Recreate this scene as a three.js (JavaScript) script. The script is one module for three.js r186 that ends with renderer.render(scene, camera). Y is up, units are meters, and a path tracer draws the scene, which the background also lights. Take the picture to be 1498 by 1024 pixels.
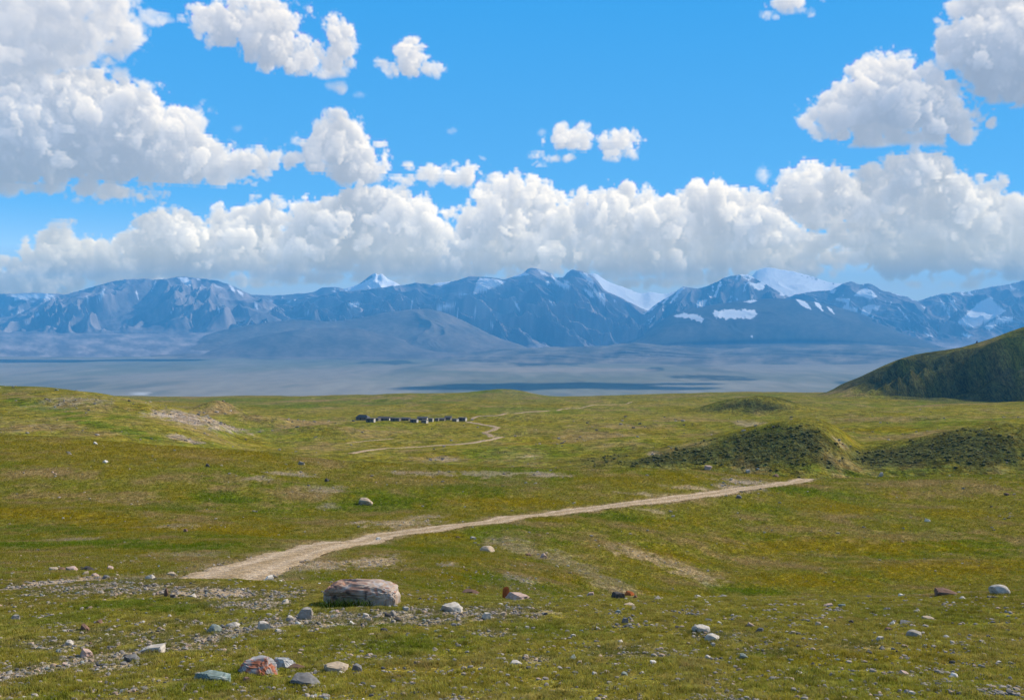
import * as THREE from 'three';
import { mergeVertices, mergeGeometries, toCreasedNormals } from 'three/addons/utils/BufferGeometryUtils.js';

// ------------------------------------------------------------------ camera, sky, sun, exposure
const F = 1400, CX = 749, HY = 470;                 // lens in photograph pixels: focal length, centre column, eye-level row
const scene = new THREE.Scene();
const camera = new THREE.PerspectiveCamera(2 * Math.atan(512 / F) * 180 / Math.PI, 1498 / 1024, 0.5, 90000);
camera.position.set(0, 0, 0);
camera.lookAt(0, 0, -1);
camera.setViewOffset(1498, 1024, 0, 512 - HY, 1498, 1024);
const renderer = new THREE.WebGLRenderer({ antialias: true });
renderer.setSize(1498, 1024);
renderer.toneMapping = THREE.LinearToneMapping;
renderer.toneMappingExposure = 1.42;
renderer.shadowMap.enabled = true;

const SUN_AZ = 56 * Math.PI / 180, SUN_EL = 33 * Math.PI / 180;   // to the right of the view and a little ahead
const SUN = new THREE.Vector3(Math.cos(SUN_EL) * Math.sin(SUN_AZ), Math.sin(SUN_EL), -Math.cos(SUN_EL) * Math.cos(SUN_AZ));
const sun = new THREE.DirectionalLight(new THREE.Color().setRGB(1, 0.93, 0.82), 5);
sun.position.copy(SUN).multiplyScalar(60000);
sun.castShadow = true;
sun.shadow.radius = 1;
sun.shadow.mapSize.set(4096, 4096);
Object.assign(sun.shadow.camera, { left: -30000, right: 30000, top: 20000, bottom: -20000, near: 10, far: 120000 });
scene.add(sun, sun.target);

const FOG = 5.7e-5, HAZE = [0.085, 0.45, 0.95];
scene.fog = new THREE.FogExp2(new THREE.Color().setRGB(...HAZE), FOG);

// ------------------------------------------------------------------ numbers
function rng(seed) { let s = seed | 0; return () => { s = (s + 0x6d2b79f5) | 0; let t = Math.imul(s ^ (s >>> 15), 1 | s); t = (t + Math.imul(t ^ (t >>> 7), 61 | t)) ^ t; return ((t ^ (t >>> 14)) >>> 0) / 4294967296; }; }
const PERM = new Uint8Array(512); { const r = rng(7), p = Array.from({ length: 256 }, (_, i) => i); for (let i = 255; i > 0; i--) { const j = Math.floor(r() * (i + 1)); [p[i], p[j]] = [p[j], p[i]]; } for (let i = 0; i < 512; i++) PERM[i] = p[i & 255]; }
const G2 = new Float32Array(512); for (let i = 0; i < 256; i++) { const a = i / 256 * Math.PI * 2 * 37; G2[2 * i] = Math.cos(a); G2[2 * i + 1] = Math.sin(a); }
const G3 = new Float32Array(256 * 3); { const r = rng(11); for (let i = 0; i < 256; i++) { const z = r() * 2 - 1, a = r() * 6.2832, q = Math.sqrt(1 - z * z); G3[3 * i] = q * Math.cos(a); G3[3 * i + 1] = q * Math.sin(a); G3[3 * i + 2] = z; } }
function p2(x, y) {
  const ix = Math.floor(x), iy = Math.floor(y), fx = x - ix, fy = y - iy, X = ix & 255, Y = iy & 255;
  const u = fx * fx * fx * (fx * (fx * 6 - 15) + 10), v = fy * fy * fy * (fy * (fy * 6 - 15) + 10);
  const a = PERM[PERM[X] + Y] * 2, b = PERM[PERM[X + 1] + Y] * 2, c = PERM[PERM[X] + Y + 1] * 2, d = PERM[PERM[X + 1] + Y + 1] * 2;
  const na = G2[a] * fx + G2[a + 1] * fy, nb = G2[b] * (fx - 1) + G2[b + 1] * fy, nc = G2[c] * fx + G2[c + 1] * (fy - 1), nd = G2[d] * (fx - 1) + G2[d + 1] * (fy - 1);
  const l = na + (nb - na) * u; return (l + (nc + (nd - nc) * u - l) * v) * 1.5;
}
function p3(x, y, z) {
  const ix = Math.floor(x), iy = Math.floor(y), iz = Math.floor(z), fx = x - ix, fy = y - iy, fz = z - iz, X = ix & 255, Y = iy & 255, Z = iz & 255;
  const u = fx * fx * (3 - 2 * fx), v = fy * fy * (3 - 2 * fy), w = fz * fz * (3 - 2 * fz);
  const A = PERM[X] + Y, B = PERM[X + 1] + Y, AA = PERM[A] + Z, AB = PERM[A + 1] + Z, BA = PERM[B] + Z, BB = PERM[B + 1] + Z;
  const g = (h, a, b, c) => { const k = PERM[h] * 3; return G3[k] * a + G3[k + 1] * b + G3[k + 2] * c; };
  const x00 = g(AA, fx, fy, fz), x10 = g(BA, fx - 1, fy, fz), x01 = g(AB, fx, fy - 1, fz), x11 = g(BB, fx - 1, fy - 1, fz);
  const y00 = g(AA + 1, fx, fy, fz - 1), y10 = g(BA + 1, fx - 1, fy, fz - 1), y01 = g(AB + 1, fx, fy - 1, fz - 1), y11 = g(BB + 1, fx - 1, fy - 1, fz - 1);
  const a0 = x00 + (x10 - x00) * u, a1 = x01 + (x11 - x01) * u, b0 = y00 + (y10 - y00) * u, b1 = y01 + (y11 - y01) * u;
  const c0 = a0 + (a1 - a0) * v, c1 = b0 + (b1 - b0) * v; return (c0 + (c1 - c0) * w) * 1.5;
}
function fbm(x, y, o = 4) { let s = 0, a = 0.5, f = 1; for (let i = 0; i < o; i++) { s += a * p2(x * f + i * 17.3, y * f - i * 9.1); a *= 0.5; f *= 2.03; } return s; }
const clamp = (x, a = 0, b = 1) => x < a ? a : x > b ? b : x, lerp = (a, b, t) => a + (b - a) * t;
const sstep = (a, b, x) => { const t = clamp((x - a) / (b - a)); return t * t * (3 - 2 * t); };
const mix3 = (a, b, t) => [a[0] + (b[0] - a[0]) * t, a[1] + (b[1] - a[1]) * t, a[2] + (b[2] - a[2]) * t];
const lin = (c) => c <= 0.04045 ? c / 12.92 : Math.pow((c + 0.055) / 1.055, 2.4);
const srgb = (r, g, b) => [lin(r / 255), lin(g / 255), lin(b / 255)];
/** Monotone cubic through [x, y] knots. */
function curve(k) {
  const n = k.length, d = [], m = new Array(n).fill(0);
  for (let i = 0; i < n - 1; i++) d.push((k[i + 1][1] - k[i][1]) / (k[i + 1][0] - k[i][0]));
  for (let i = 1; i < n - 1; i++) m[i] = d[i - 1] * d[i] > 0 ? 2 * d[i - 1] * d[i] / (d[i - 1] + d[i]) : 0;
  if (n > 1) { m[0] = d[0]; m[n - 1] = d[n - 2]; }
  return (x) => {
    if (x <= k[0][0]) return k[0][1]; if (x >= k[n - 1][0]) return k[n - 1][1];
    let i = 0; while (x > k[i + 1][0]) i++;
    const h = k[i + 1][0] - k[i][0], t = (x - k[i][0]) / h, t2 = t * t, t3 = t2 * t;
    return k[i][1] * (2 * t3 - 3 * t2 + 1) + m[i] * h * (t3 - 2 * t2 + t) + k[i + 1][1] * (3 * t2 - 2 * t3) + m[i + 1] * h * (t3 - t2);
  };
}
const taken = {};
const numbered = (n) => { const k = taken[n] = (taken[n] ?? -1) + 1; return k ? n + '_' + String(k).padStart(3, '0') : n; };
function add(o, name, label, category, group, kind) {
  o.name = numbered(name); o.userData = { label };
  if (category) o.userData.category = category; if (group) o.userData.group = group; if (kind) o.userData.kind = kind;
  o.traverse((m) => { if (m.isMesh) { m.castShadow = m.receiveShadow = true; } });
  scene.add(o); return o;
}

// ------------------------------------------------------------------ sky: clear blue and cumulus clouds, worked out as a body of vapour lit by the sun
//SKY_BEGIN
{
  const W = 4096, H = 2048, DA = Math.PI * 2 / W, GX = 820, GY = 330, GD = 44, DS = 2;
  const tex = (x, y) => { const az = Math.atan((x - CX) / F); return [az / DA + GX / 2, Math.atan((HY - y) / F * Math.cos(az)) / DA]; };
  // each cloud: list of puffs [x, y, rx, ry] and a depth
  const R = rng(5), puffs = [];
  const puff = (x, y, rx, ry, d = 20, soft = 0, base = -1) => puffs.push([...tex(x, y), rx / 2.15, ry / 2.15, d, soft, base < 0 ? -1e3 : tex(x, base)[1]]);
  const cloud = (list, d, soft, base) => list.forEach(([x, y, rx, ry]) => puff(x, y, rx, ry, d + (R() - 0.5) * 6, soft, base ?? -1));
  // upper left mass
  cloud([[30, 190, 95, 80], [110, 175, 85, 70], [185, 185, 65, 62], [235, 205, 62, 50], [60, 235, 110, 36], [160, 240, 100, 34], [265, 235, 78, 38], [330, 245, 60, 24], [385, 238, 42, 20], [420, 232, 24, 15], [-60, 190, 110, 80], [-150, 200, 90, 60]], 22, 0.3, 272);
  cloud([[175, 283, 52, 19], [210, 289, 30, 11], [135, 276, 30, 16]], 24, 0.6, 300); cloud([[45, 275, 48, 15], [10, 275, 40, 12]], 24, 0.6, 289);
  cloud([[285, 180, 22, 24], [305, 205, 18, 16]], 20, 1.2);
  cloud([[40, 60, 90, 55], [110, 50, 70, 40], [165, 42, 44, 36], [60, 95, 60, 30], [-40, 60, 80, 60], [190, 55, 18, 30], [60, 5, 130, 40], [150, -10, 50, 36]], 24, 0.9);
  cloud([[170, 112, 22, 12], [135, 100, 18, 14]], 22, 1.4);
  // top centre left
  cloud([[345, 40, 62, 32], [300, 28, 22, 18], [400, 68, 44, 34], [440, 88, 42, 26], [480, 100, 22, 14], [380, 15, 60, 26], [495, 62, 26, 34], [510, 80, 14, 26]], 22, 0.8, 113);
  cloud([[596, 88, 30, 26], [570, 98, 24, 14], [622, 102, 24, 13], [590, 74, 16, 12]], 22, 0.5, 116); cloud([[494, 130, 19, 9], [530, 139, 20, 5]], 22, 1.2);
  cloud([[350, 188, 10, 6], [387, 208, 7, 13], [660, 193, 7, 5], [792, 194, 10, 5]], 22, 1.5);
  // cumulus head and its shelf
  cloud([[490, 212, 40, 42], [520, 240, 44, 38], [455, 225, 34, 24], [430, 208, 18, 12], [535, 262, 30, 16], [505, 190, 26, 22]], 24, 0.2, 276);
  cloud([[640, 258, 56, 17], [685, 250, 24, 17], [600, 263, 34, 10], [720, 262, 24, 12]], 26, 0.7, 275);
  cloud([[838, 205, 34, 20], [820, 200, 22, 14], [856, 214, 20, 9]], 22, 0.5, 222); cloud([[905, 212, 32, 22], [890, 210, 18, 12], [918, 222, 20, 12]], 22, 0.5, 236); cloud([[806, 234, 32, 11]], 22, 0.7, 244);
  // right
  cloud([[1300, 140, 66, 50], [1290, 115, 44, 32], [1245, 165, 58, 38], [1345, 155, 60, 44], [1385, 182, 50, 28], [1300, 185, 84, 28], [1210, 160, 34, 26], [1415, 197, 26, 12], [1275, 100, 26, 18]], 22, 0.2, 214);
  cloud([[1450, 60, 68, 52], [1470, 110, 56, 40], [1500, 60, 80, 70], [1410, 75, 34, 24], [1560, 80, 90, 70], [1450, 5, 60, 40]], 24, 0.7, 152);
  cloud([[1155, 18, 40, 9], [1155, 6, 34, 14]], 22, 0.8, 30);
  cloud([[1120, 258, 10, 14], [1135, 265, 8, 6]], 30, 1.5);
  // the long bank above the mountains: heads along its crest, then bodies and bases lower down
  const crest = curve([[-260, 300], [-120, 330], [0, 400], [40, 385], [75, 345], [100, 334], [140, 352], [180, 358], [222, 326], [250, 317], [285, 335], [330, 308], [370, 292], [410, 300], [432, 325], [470, 285], [520, 275], [565, 270], [605, 288], [640, 318], [662, 345], [690, 305], [706, 262], [745, 256], [785, 272], [805, 305], [835, 285], [880, 278], [920, 266], [955, 278], [990, 290], [1022, 264], [1060, 276], [1100, 300], [1130, 290], [1158, 250], [1190, 240], [1230, 250], [1265, 262], [1295, 236], [1345, 228], [1385, 244], [1412, 270], [1445, 266], [1483, 292], [1600, 270], [1750, 300]]);
  for (let x = -250; x < 1760; x += 13 + R() * 20) {
    const y = crest(x), r = 16 + R() * 20; if (y > 395) continue;
    puff(x, y + r * 0.95, r * 1.05, r, 24 + (R() - 0.5) * 14, 0.12);
  }
  for (let i = 0; i < 560; i++) {
    const x = -250 + R() * 2000, top = crest(x), t = Math.pow(R(), 0.8), y = lerp(top + 26, 418, t), r = lerp(30, 13, t) * (0.7 + R() * 0.7);
    if (x > 1190 && x < 1300 && y > 388) continue; if (x < 45 && x > -80 && y < 410) continue;
    puff(x, y, r * (1.1 + t * 1.3), r * (1 - t * 0.35), 24 + t * 12 + (R() - 0.5) * 20, 0.15 + 0.5 * t, t < 0.5 ? -1 : y + r * 0.5);
  }
  for (let x = -250; x < 1760; x += 46) { const top = crest(x) + 34; if (top > 380 || (x > 1170 && x < 1310)) continue; puff(x, (top + 400) / 2, 60, (400 - top) / 2, 36, 0.1); }
  const N = GX * GY * GD, sd = new Float32Array(N).fill(-50), rm = new Float32Array(N), bs = new Float32Array(N), at = (x, y, d) => (d * GY + y) * GX + x;
  for (const [cx, cy, rx, ry, cd, soft, base] of puffs) {
    const rd = Math.min(rx, ry * 1.3), m = Math.min(rx, ry), e = 1.35;
    const x0 = Math.max(0, Math.floor(cx - rx * e)), x1 = Math.min(GX - 1, Math.ceil(cx + rx * e)), y0 = Math.max(0, Math.floor(Math.max(cy - ry * e, base - 1.5))), y1 = Math.min(GY - 1, Math.ceil(cy + ry * e));
    const d0 = Math.max(0, Math.floor(cd - rd * e / DS)), d1 = Math.min(GD - 1, Math.ceil(cd + rd * e / DS));
    for (let d = d0; d <= d1; d++) for (let y = y0; y <= y1; y++) for (let x = x0; x <= x1; x++) {
      const q = Math.sqrt(((x - cx) / rx) ** 2 + ((y - cy) / ry) ** 2 + ((d - cd) * DS / rd) ** 2);
      const v = Math.min((1 - q) * m, (y - base) * 0.9 + 1), k = at(x, y, d);
      if (v > sd[k]) { sd[k] = v; bs[k] = base; rm[k] = Math.min(m, 20) * (1 + 0.6 * soft) * (soft > 0.8 ? -1 : 1); }
    }
  }
  const den = new Float32Array(N);
  for (let d = 0, k = 0; d < GD; d++) for (let y = 0; y < GY; y++) for (let x = 0; x < GX; x++, k++) {
    if (sd[k] < -5) continue;
    const wisp = rm[k] < 0, m = Math.abs(rm[k]), z = d * DS, A = Math.min(m * 0.64, 10);
    const w1 = p3(x / 40, y / 40, z / 40 + 9) * 3;
    const b = Math.abs(p3((x + w1) / 15, y / 15, z / 15)) * 1.0 + Math.abs(p3(x / 7.1 + 31, (y + w1) / 7.1, z / 7.1)) * 0.5 + Math.abs(p3(x / 3.6, y / 3.6 + 11, z / 3.6)) * 0.22 + p3(x / 2, y / 2, z / 2 + 5) * 0.08;
    let s = sd[k] + A * Math.min(0.62, b * 2.1 - 0.92) + (wisp ? A * 0.55 * p3(x / 11, y / 7, z / 11) : 0);
    if (s > 0) s = Math.min(s, (y - bs[k]) * 0.8 + 1.5 + p3(x / 9, 3, z / 9) * 1.5); if (s > 0) { const v = clamp(s / (wisp ? 8 : 4.6)); den[k] = v * v * (3 - 2 * v) * (wisp ? 0.55 : 1); }
  }
  // optical depth towards the sun (swept from the right) and straight up
  const tau = new Float32Array(N), near = new Float32Array(N), tup = new Float32Array(N), sy = SUN.y / SUN.x, sz = -SUN.z / SUN.x / DS, step = 1 / SUN.x;
  for (let x = GX - 2; x >= 0; x--) for (let d = 0; d < GD; d++) for (let y = 0; y < GY; y++) {
    const yy = Math.min(y + sy, GY - 1.001), dd = Math.min(d + sz, GD - 1.001), yi = yy | 0, di = dd | 0, fy = yy - yi, fd = dd - di, k = at(x + 1, yi, di), k2 = k + GX * GY;
    const s = (a) => (a[k] * (1 - fy) + a[k + GX] * fy) * (1 - fd) + (a[k2] * (1 - fy) + a[k2 + GX] * fy) * fd;
    const q = s(den); tau[at(x, y, d)] = s(tau) * (q > 0.01 ? 1 : 0.965) + q * step; near[at(x, y, d)] = s(near) * 0.86 + q * step;
  }
  for (let d = 0; d < GD; d++) for (let y = GY - 2; y >= 0; y--) for (let x = 0; x < GX; x++) { const k = at(x, y, d); tup[k] = tup[k + GX] * 0.978 + den[k + GX]; }
  const img = new Float32Array(W * H * 4);
  const blue = curve([[0, 0], [1, 1]]);
  const skyAt = (el, az) => {   // clear air, linear radiance before the haze near the ground
    const t = clamp(el / (19 * Math.PI / 180)), u = clamp((el / (Math.PI / 180) - 19) / 60), a = blue(t);
    let c = mix3([0.15, 0.44, 0.85], [0.045, 0.34, 0.81], Math.pow(a, 0.75)); c = mix3(c, [0.46, 0.60, 0.82], 0.75 * (1 - sstep(0.01, 0.13, el)));
    return mix3(c, [0.025, 0.16, 0.48], Math.pow(u, 0.8));
  };
  const TOPH = 1500, hazeRad = [0.03, 0.19, 0.55];
  const patch = new Float32Array(GX * GY * 4);
  for (let y = 0; y < GY; y++) for (let x = 0; x < GX; x++) {
    let T = 1, r = 0, g = 0, b = 0;
    for (let d = 0; d < GD && T > 0.01; d++) {
      const k = at(x, y, d), q = den[k]; if (q <= 0) continue;
      const a = 1 - Math.exp(-q * 0.30 * DS), L = (0.56 * Math.exp(-near[k] * 0.32) + 0.54 * Math.exp(-tau[k] * 0.022)) * (0.24 + 0.78 * Math.exp(-tup[k] * 0.066)), U = 0.80 + 0.32 * Math.exp(-tup[k] * 0.05);
      r += T * a * (L * 0.80 + (1 - L * 0.4) * U * 0.28); g += T * a * (L * 0.68 + (1 - L * 0.4) * U * 0.37); b += T * a * (L * 0.52 + (1 - L * 0.4) * U * 0.56); T *= 1 - a;
    }
    const o = (y * GX + x) * 4; patch[o] = r; patch[o + 1] = g; patch[o + 2] = b; patch[o + 3] = T;
  }
  for (let row = 0; row < H; row++) {
    const el = ((row + 0.5) / H - 0.5) * Math.PI;
    for (let col = 0; col < W; col++) {
      const o = (row * W + col) * 4, az = ((col + 0.5) / W - 0.25) * Math.PI * 2;   // 0 straight ahead (-z), positive to the right
      const e = Math.max(el, 0.0015), c = skyAt(e, az);
      const ty = e / DA - 0.5, txw = az / DA + GX / 2 - 0.5 + 0.5;
      if (ty < GY - 1) {
        let m = ((txw % (2 * GX)) + 2 * GX) % (2 * GX); if (m >= GX) m = 2 * GX - 0.001 - m;
        const xi = Math.min(GX - 2, m | 0), yi = Math.max(0, ty | 0), p = (yi * GX + xi) * 4, T = patch[p + 3];
        for (let i = 0; i < 3; i++) c[i] = c[i] * T + patch[p + i];
      }
      const over = sstep(0.40, 0.62, e);                    // broken cumulus goes on overhead, added to whiten the sky fill
      if (over > 0) {
        const k = 2.4 / Math.tan(e), n = fbm(Math.sin(az) * k + 20, Math.cos(az) * k + 20, 4), a = over * sstep(0.0, 0.16, n), q = sstep(0.05, 0.4, n);
        for (let i = 0; i < 3; i++) c[i] = lerp(c[i], lerp([0.80, 0.80, 0.82][i], [0.42, 0.48, 0.58][i], q), a);
      }
      const s = Math.min(TOPH / Math.sin(e), 42000), T = Math.exp(-FOG * s);
      for (let i = 0; i < 3; i++) img[o + i] = Math.max(0.01, (c[i] - (1 - T) * hazeRad[i]) / Math.max(T, 0.3)) / 1.42;
      img[o + 3] = 1;
    }
  }
  // undo the softening of the cubic lookup
  const z1 = Math.sqrt(3) - 2, filt = (get, set, n) => {
    const c = new Float64Array(n); for (let i = 0; i < n; i++) c[i] = get(i) * 6;
    for (let i = 1; i < n; i++) c[i] += z1 * c[i - 1]; c[n - 1] = z1 / (z1 * z1 - 1) * (c[n - 1] + z1 * c[n - 2]); for (let i = n - 2; i >= 0; i--) c[i] = z1 * (c[i + 1] - c[i]);
    for (let i = 0; i < n; i++) set(i, c[i]);
  };
  const r0 = H / 2, r1 = H / 2 + GY;
  for (let ch = 0; ch < 3; ch++) {
    for (let r = r0; r < r1; r++) filt((i) => img[(r * W + i) * 4 + ch], (i, v) => { if (i > 3 && i < W - 4) img[(r * W + i) * 4 + ch] = v; }, W);
    for (let x = 0; x < W; x++) filt((i) => img[((r0 + i) * W + x) * 4 + ch], (i, v) => { if (i > 3 && i < GY - 4) img[((r0 + i) * W + x) * 4 + ch] = Math.max(0.005, v); }, GY);
  }
  const t = new THREE.DataTexture(img, W, H, THREE.RGBAFormat, THREE.FloatType);
  t.mapping = THREE.EquirectangularReflectionMapping; t.magFilter = THREE.LinearFilter; t.needsUpdate = true;
  scene.background = t; scene.environment = t;
}
//SKY_END

// ------------------------------------------------------------------ the lie of the land: height of the ground by distance ahead (D, metres) and bearing (X)
// Each row: distance, then the row of the picture plane that the ground reaches there, by bearing.
const X0 = -900, X1 = 2500, XS = 10, NX = (X1 - X0) / XS + 1;
const rowH = (D, h) => [D, [[0, HY - h / D * F]]];
const ROWS = [
  rowH(0.8, -1.62), rowH(2.5, -1.9), rowH(6, -2.9), [9, [[0, 1062], [1498, 1060]]], [13, [[0, 985], [700, 990], [1498, 985]]], [18, [[0, 925], [700, 927], [1498, 922]]],
  [24, [[0, 885], [300, 880], [700, 883], [1100, 884], [1300, 880], [1498, 873]]],
  [30, [[0, 858], [200, 853], [300, 850], [450, 855], [600, 866], [750, 872], [1100, 876], [1300, 873], [1400, 868], [1498, 862]]],
  [38, [[0, 840], [200, 846], [300, 853], [450, 857], [550, 858], [700, 876], [900, 898], [1100, 908], [1498, 897]]],
  [50, [[0, 822], [250, 824], [400, 830], [550, 836], [700, 850], [800, 870], [900, 897], [1100, 908], [1498, 902]]],
  [70, [[0, 803], [250, 802], [450, 806], [600, 810], [750, 825], [900, 856], [1000, 880], [1100, 890], [1250, 887], [1498, 880]]],
  [100, [[0, 765], [250, 768], [450, 775], [600, 780], [750, 788], [900, 806], [1100, 836], [1300, 836], [1498, 830]]],
  [140, [[0, 715], [250, 726], [450, 735], [600, 742], [750, 748], [900, 756], [1100, 776], [1300, 781], [1498, 778]]],
  [190, [[0, 665], [250, 679], [450, 696], [600, 705], [750, 708], [900, 711], [1100, 722], [1200, 726], [1300, 728], [1498, 725]]],
  [235, [[0, 637], [100, 643], [200, 651], [300, 658], [400, 665], [500, 675], [600, 682], [720, 684], [860, 686], [1000, 688], [1100, 694], [1180, 701], [1300, 700], [1400, 697], [1498, 694]]],
  [290, [[0, 652], [200, 668], [400, 690], [600, 706], [860, 712], [1000, 712], [1180, 716], [1300, 715], [1498, 712]]],
  [350, [[0, 630], [100, 632], [200, 640], [300, 654], [400, 672], [500, 681], [600, 684], [750, 682], [860, 674], [930, 662], [1000, 648], [1100, 627], [1160, 615], [1195, 614], [1230, 632], [1262, 654], [1300, 650], [1400, 629], [1498, 616], [1700, 600]]],
  [400, [[0, 612], [100, 612], [200, 618], [300, 638], [350, 655], [400, 662], [500, 665], [600, 667], [750, 668], [860, 669], [950, 660], [1050, 640], [1120, 628], [1180, 622], [1225, 632], [1260, 648], [1300, 646], [1400, 632], [1498, 622]]],
  [480, [[0, 590], [100, 592], [200, 600], [300, 620], [350, 640], [400, 648], [500, 650], [600, 650], [750, 650], [860, 652], [1000, 650], [1100, 640], [1180, 628], [1260, 626], [1400, 618], [1498, 612]]],
  [560, [[0, 572], [60, 571], [100, 573], [200, 587], [300, 609], [350, 624], [400, 632], [500, 634], [750, 634], [1000, 632], [1180, 616], [1300, 610], [1498, 604]]],
  [640, [[-200, 562], [0, 566], [50, 567], [100, 572], [150, 579], [200, 588], [300, 606], [400, 617], [500, 619], [750, 618], [1000, 617], [1180, 608], [1300, 603], [1498, 600]]],
  [800, [[0, 575], [150, 583], [200, 590], [300, 601], [400, 604], [750, 603], [1000, 603], [1180, 599], [1300, 596], [1400, 593], [1498, 591]]],
  [1000, [[0, 582], [200, 589], [300, 593], [400, 594], [750, 594], [1000, 592], [1100, 589], [1200, 588], [1330, 590], [1498, 590], [1700, 590]]],
  [1130, [[0, 585], [300, 590], [750, 590], [1000, 588], [1100, 586], [1190, 584], [1250, 579], [1330, 577], [1400, 582], [1440, 585], [1498, 586], [1700, 580]]],
  [1290, [[0, 586], [300, 586], [400, 586], [750, 585], [900, 584], [1000, 582], [1100, 580], [1190, 580], [1250, 557], [1330, 523], [1400, 511], [1440, 499], [1483, 484], [1560, 462], [1700, 430]]],
  [1700, [[0, 583], [200, 582], [400, 581], [500, 578], [600, 577], [720, 576], [800, 581], [900, 579], [980, 576], [1100, 574], [1190, 574], [1250, 570], [1330, 545], [1498, 510], [1700, 460]]],
  [2000, [[0, 581], [400, 580], [600, 579], [800, 582], [1000, 578], [1190, 580], [1330, 570], [1498, 540], [1700, 480]]],
  [2700, [[0, 601], [1190, 601], [1498, 598], [1700, 560]]], rowH(4500, -480), rowH(6000, -510), rowH(9000, -510),
];
const NR = ROWS.length, LD = ROWS.map((r) => Math.log(r[0])), HT = ROWS.map(([D, k]) => { const c = curve(k), a = new Float64Array(NX); for (let i = 0; i < NX; i++) a[i] = -(c(X0 + i * XS) - HY) / F * D; return a; });
const SL = HT.map((_, r) => new Float64Array(NX));
for (let i = 0; i < NX; i++) for (let r = 1; r < NR - 1; r++) {
  const a = (HT[r][i] - HT[r - 1][i]) / (LD[r] - LD[r - 1]), b = (HT[r + 1][i] - HT[r][i]) / (LD[r + 1] - LD[r]);
  SL[r][i] = a * b > 0 ? 2 * a * b / (a + b) : 0;
}
function smoothH(X, D) {
  const l = Math.log(Math.max(D, 0.81)); let r = 0; while (r < NR - 2 && l > LD[r + 1]) r++;
  const h = LD[r + 1] - LD[r], t = clamp((l - LD[r]) / h), t2 = t * t, t3 = t2 * t;
  const xi = clamp((X - X0) / XS, 0, NX - 1.001), i = xi | 0, f = xi - i;
  const c0 = 2 * t3 - 3 * t2 + 1, c1 = (t3 - 2 * t2 + t) * h, c2 = 3 * t2 - 2 * t3, c3 = (t3 - t2) * h;
  const v = (i) => HT[r][i] * c0 + SL[r][i] * c1 + HT[r + 1][i] * c2 + SL[r + 1][i] * c3;
  return v(i) * (1 - f) + v(i + 1) * f;
}
// knolls and spurs: [X, D, half width m, half depth m, height m, turn]
const KNOLLS = [[320, 655, 17, 26, 10.5, 0], [378, 610, 22, 24, 5, 0], [478, 560, 24, 20, 4.4, 0.2], [745, 1650, 60, 90, 9, 0], [620, 1500, 150, 50, 4, 0], [450, 1450, 120, 50, 3, 0], [1085, 760, 40, 20, 12, -0.35], [1130, 775, 26, 20, 9, -0.3],
  [840, 445, 45, 22, 2.6, 0.2], [920, 425, 34, 18, 2.8, 0.3], [960, 470, 40, 24, 3.2, 0], [700, 425, 30, 14, 1.5, 0], [270, 500, 40, 22, 2.5, 0.2]].map(([X, D, ...k]) => [(X - CX) / F * D, D, ...k]);
const WL = [0.35, 0.9, 2.3, 6, 15, 38, 95, 240];
function groundH(wx, D) {
  const X = CX + wx / D * F; let h = smoothH(X, D);
  for (const l of WL) { const w = sstep(l * 2.2, l * 7, D) * (D > l * 900 ? 0 : 1); if (w > 0) h += w * l * (l < 1 ? 0.045 : l < 5 ? 0.03 : l < 50 ? 0.024 : 0.016) * fbm(wx / l + l * 7, D / l, 2); }
  if (D > 45 && D < 235) h += 2.1 * fbm(wx / 58 + 4, D / 40, 2) * sstep(45, 85, D) * (1 - sstep(185, 232, D));
  if (D > 380 && D < 1900) h += 5 * fbm(wx / 130 + 9, D / 95, 2) * sstep(380, 520, D) * (1 - sstep(1200, 1700, D)) * (1 - sstep(1150, 1250, X) * sstep(900, 1000, D));
  if (D > 300 && D < 2400) {
    for (const [kx, kd, a, b, hh, t] of KNOLLS) { const dx = wx - kx, dz = D - kd, c = Math.cos(t), s = Math.sin(t), q = ((dx * c + dz * s) / a) ** 2 + ((dz * c - dx * s) / b) ** 2; if (q < 6) h += hh * Math.exp(-q); }
    // spurs and gullies of the big hill on the right
    const m = sstep(1205, 1330, X) * sstep(1060, 1150, D) * (1 - sstep(1210, 1290, D));
    if (m > 0) { const u = (wx * 0.97 + D * 0.24), v = (-wx * 0.24 + D * 0.97), w = fbm(u / 260, v / 260, 2) * 60, g = 1 - Math.abs(p2((v + w) / 70 + 3.3, u / 420)) * 1.9, g2 = 1 - Math.abs(p2((v + w * 0.6) / 27, u / 150 + 7)) * 1.9; h += m * (g * 44 + g2 * 10 - 34); }
    // rough dark slopes of the two nearer hills
    const q = sstep(900, 1080, X) * sstep(285, 325, D) * (1 - sstep(345, 420, D)); if (q > 0) h += q * (fbm(wx / 40, D / 26, 2) * 1.6 + fbm(wx / 3, D / 3, 2) * 0.2);
  }
  return h;
}
const hitCache = new Map();
/** The first point of the land along the line of sight through (x, y). */
function hit(x, y) {
  const key = x + ',' + y; if (hitCache.has(key)) return hitCache.get(key);
  const Y = (D) => HY - groundH((x - CX) / F * D, D) / D * F;
  let D = 3, p = 3; while (D < 2600 && Y(D) > y) { p = D; D *= 1.006; }
  let a = p, b = D; for (let i = 0; i < 18; i++) { const m = (a + b) / 2; if (Y(m) > y) a = m; else b = m; }
  const wx = (x - CX) / F * b, out = { x: wx, D: b, h: groundH(wx, b) }; hitCache.set(key, out); return out;
}
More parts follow.
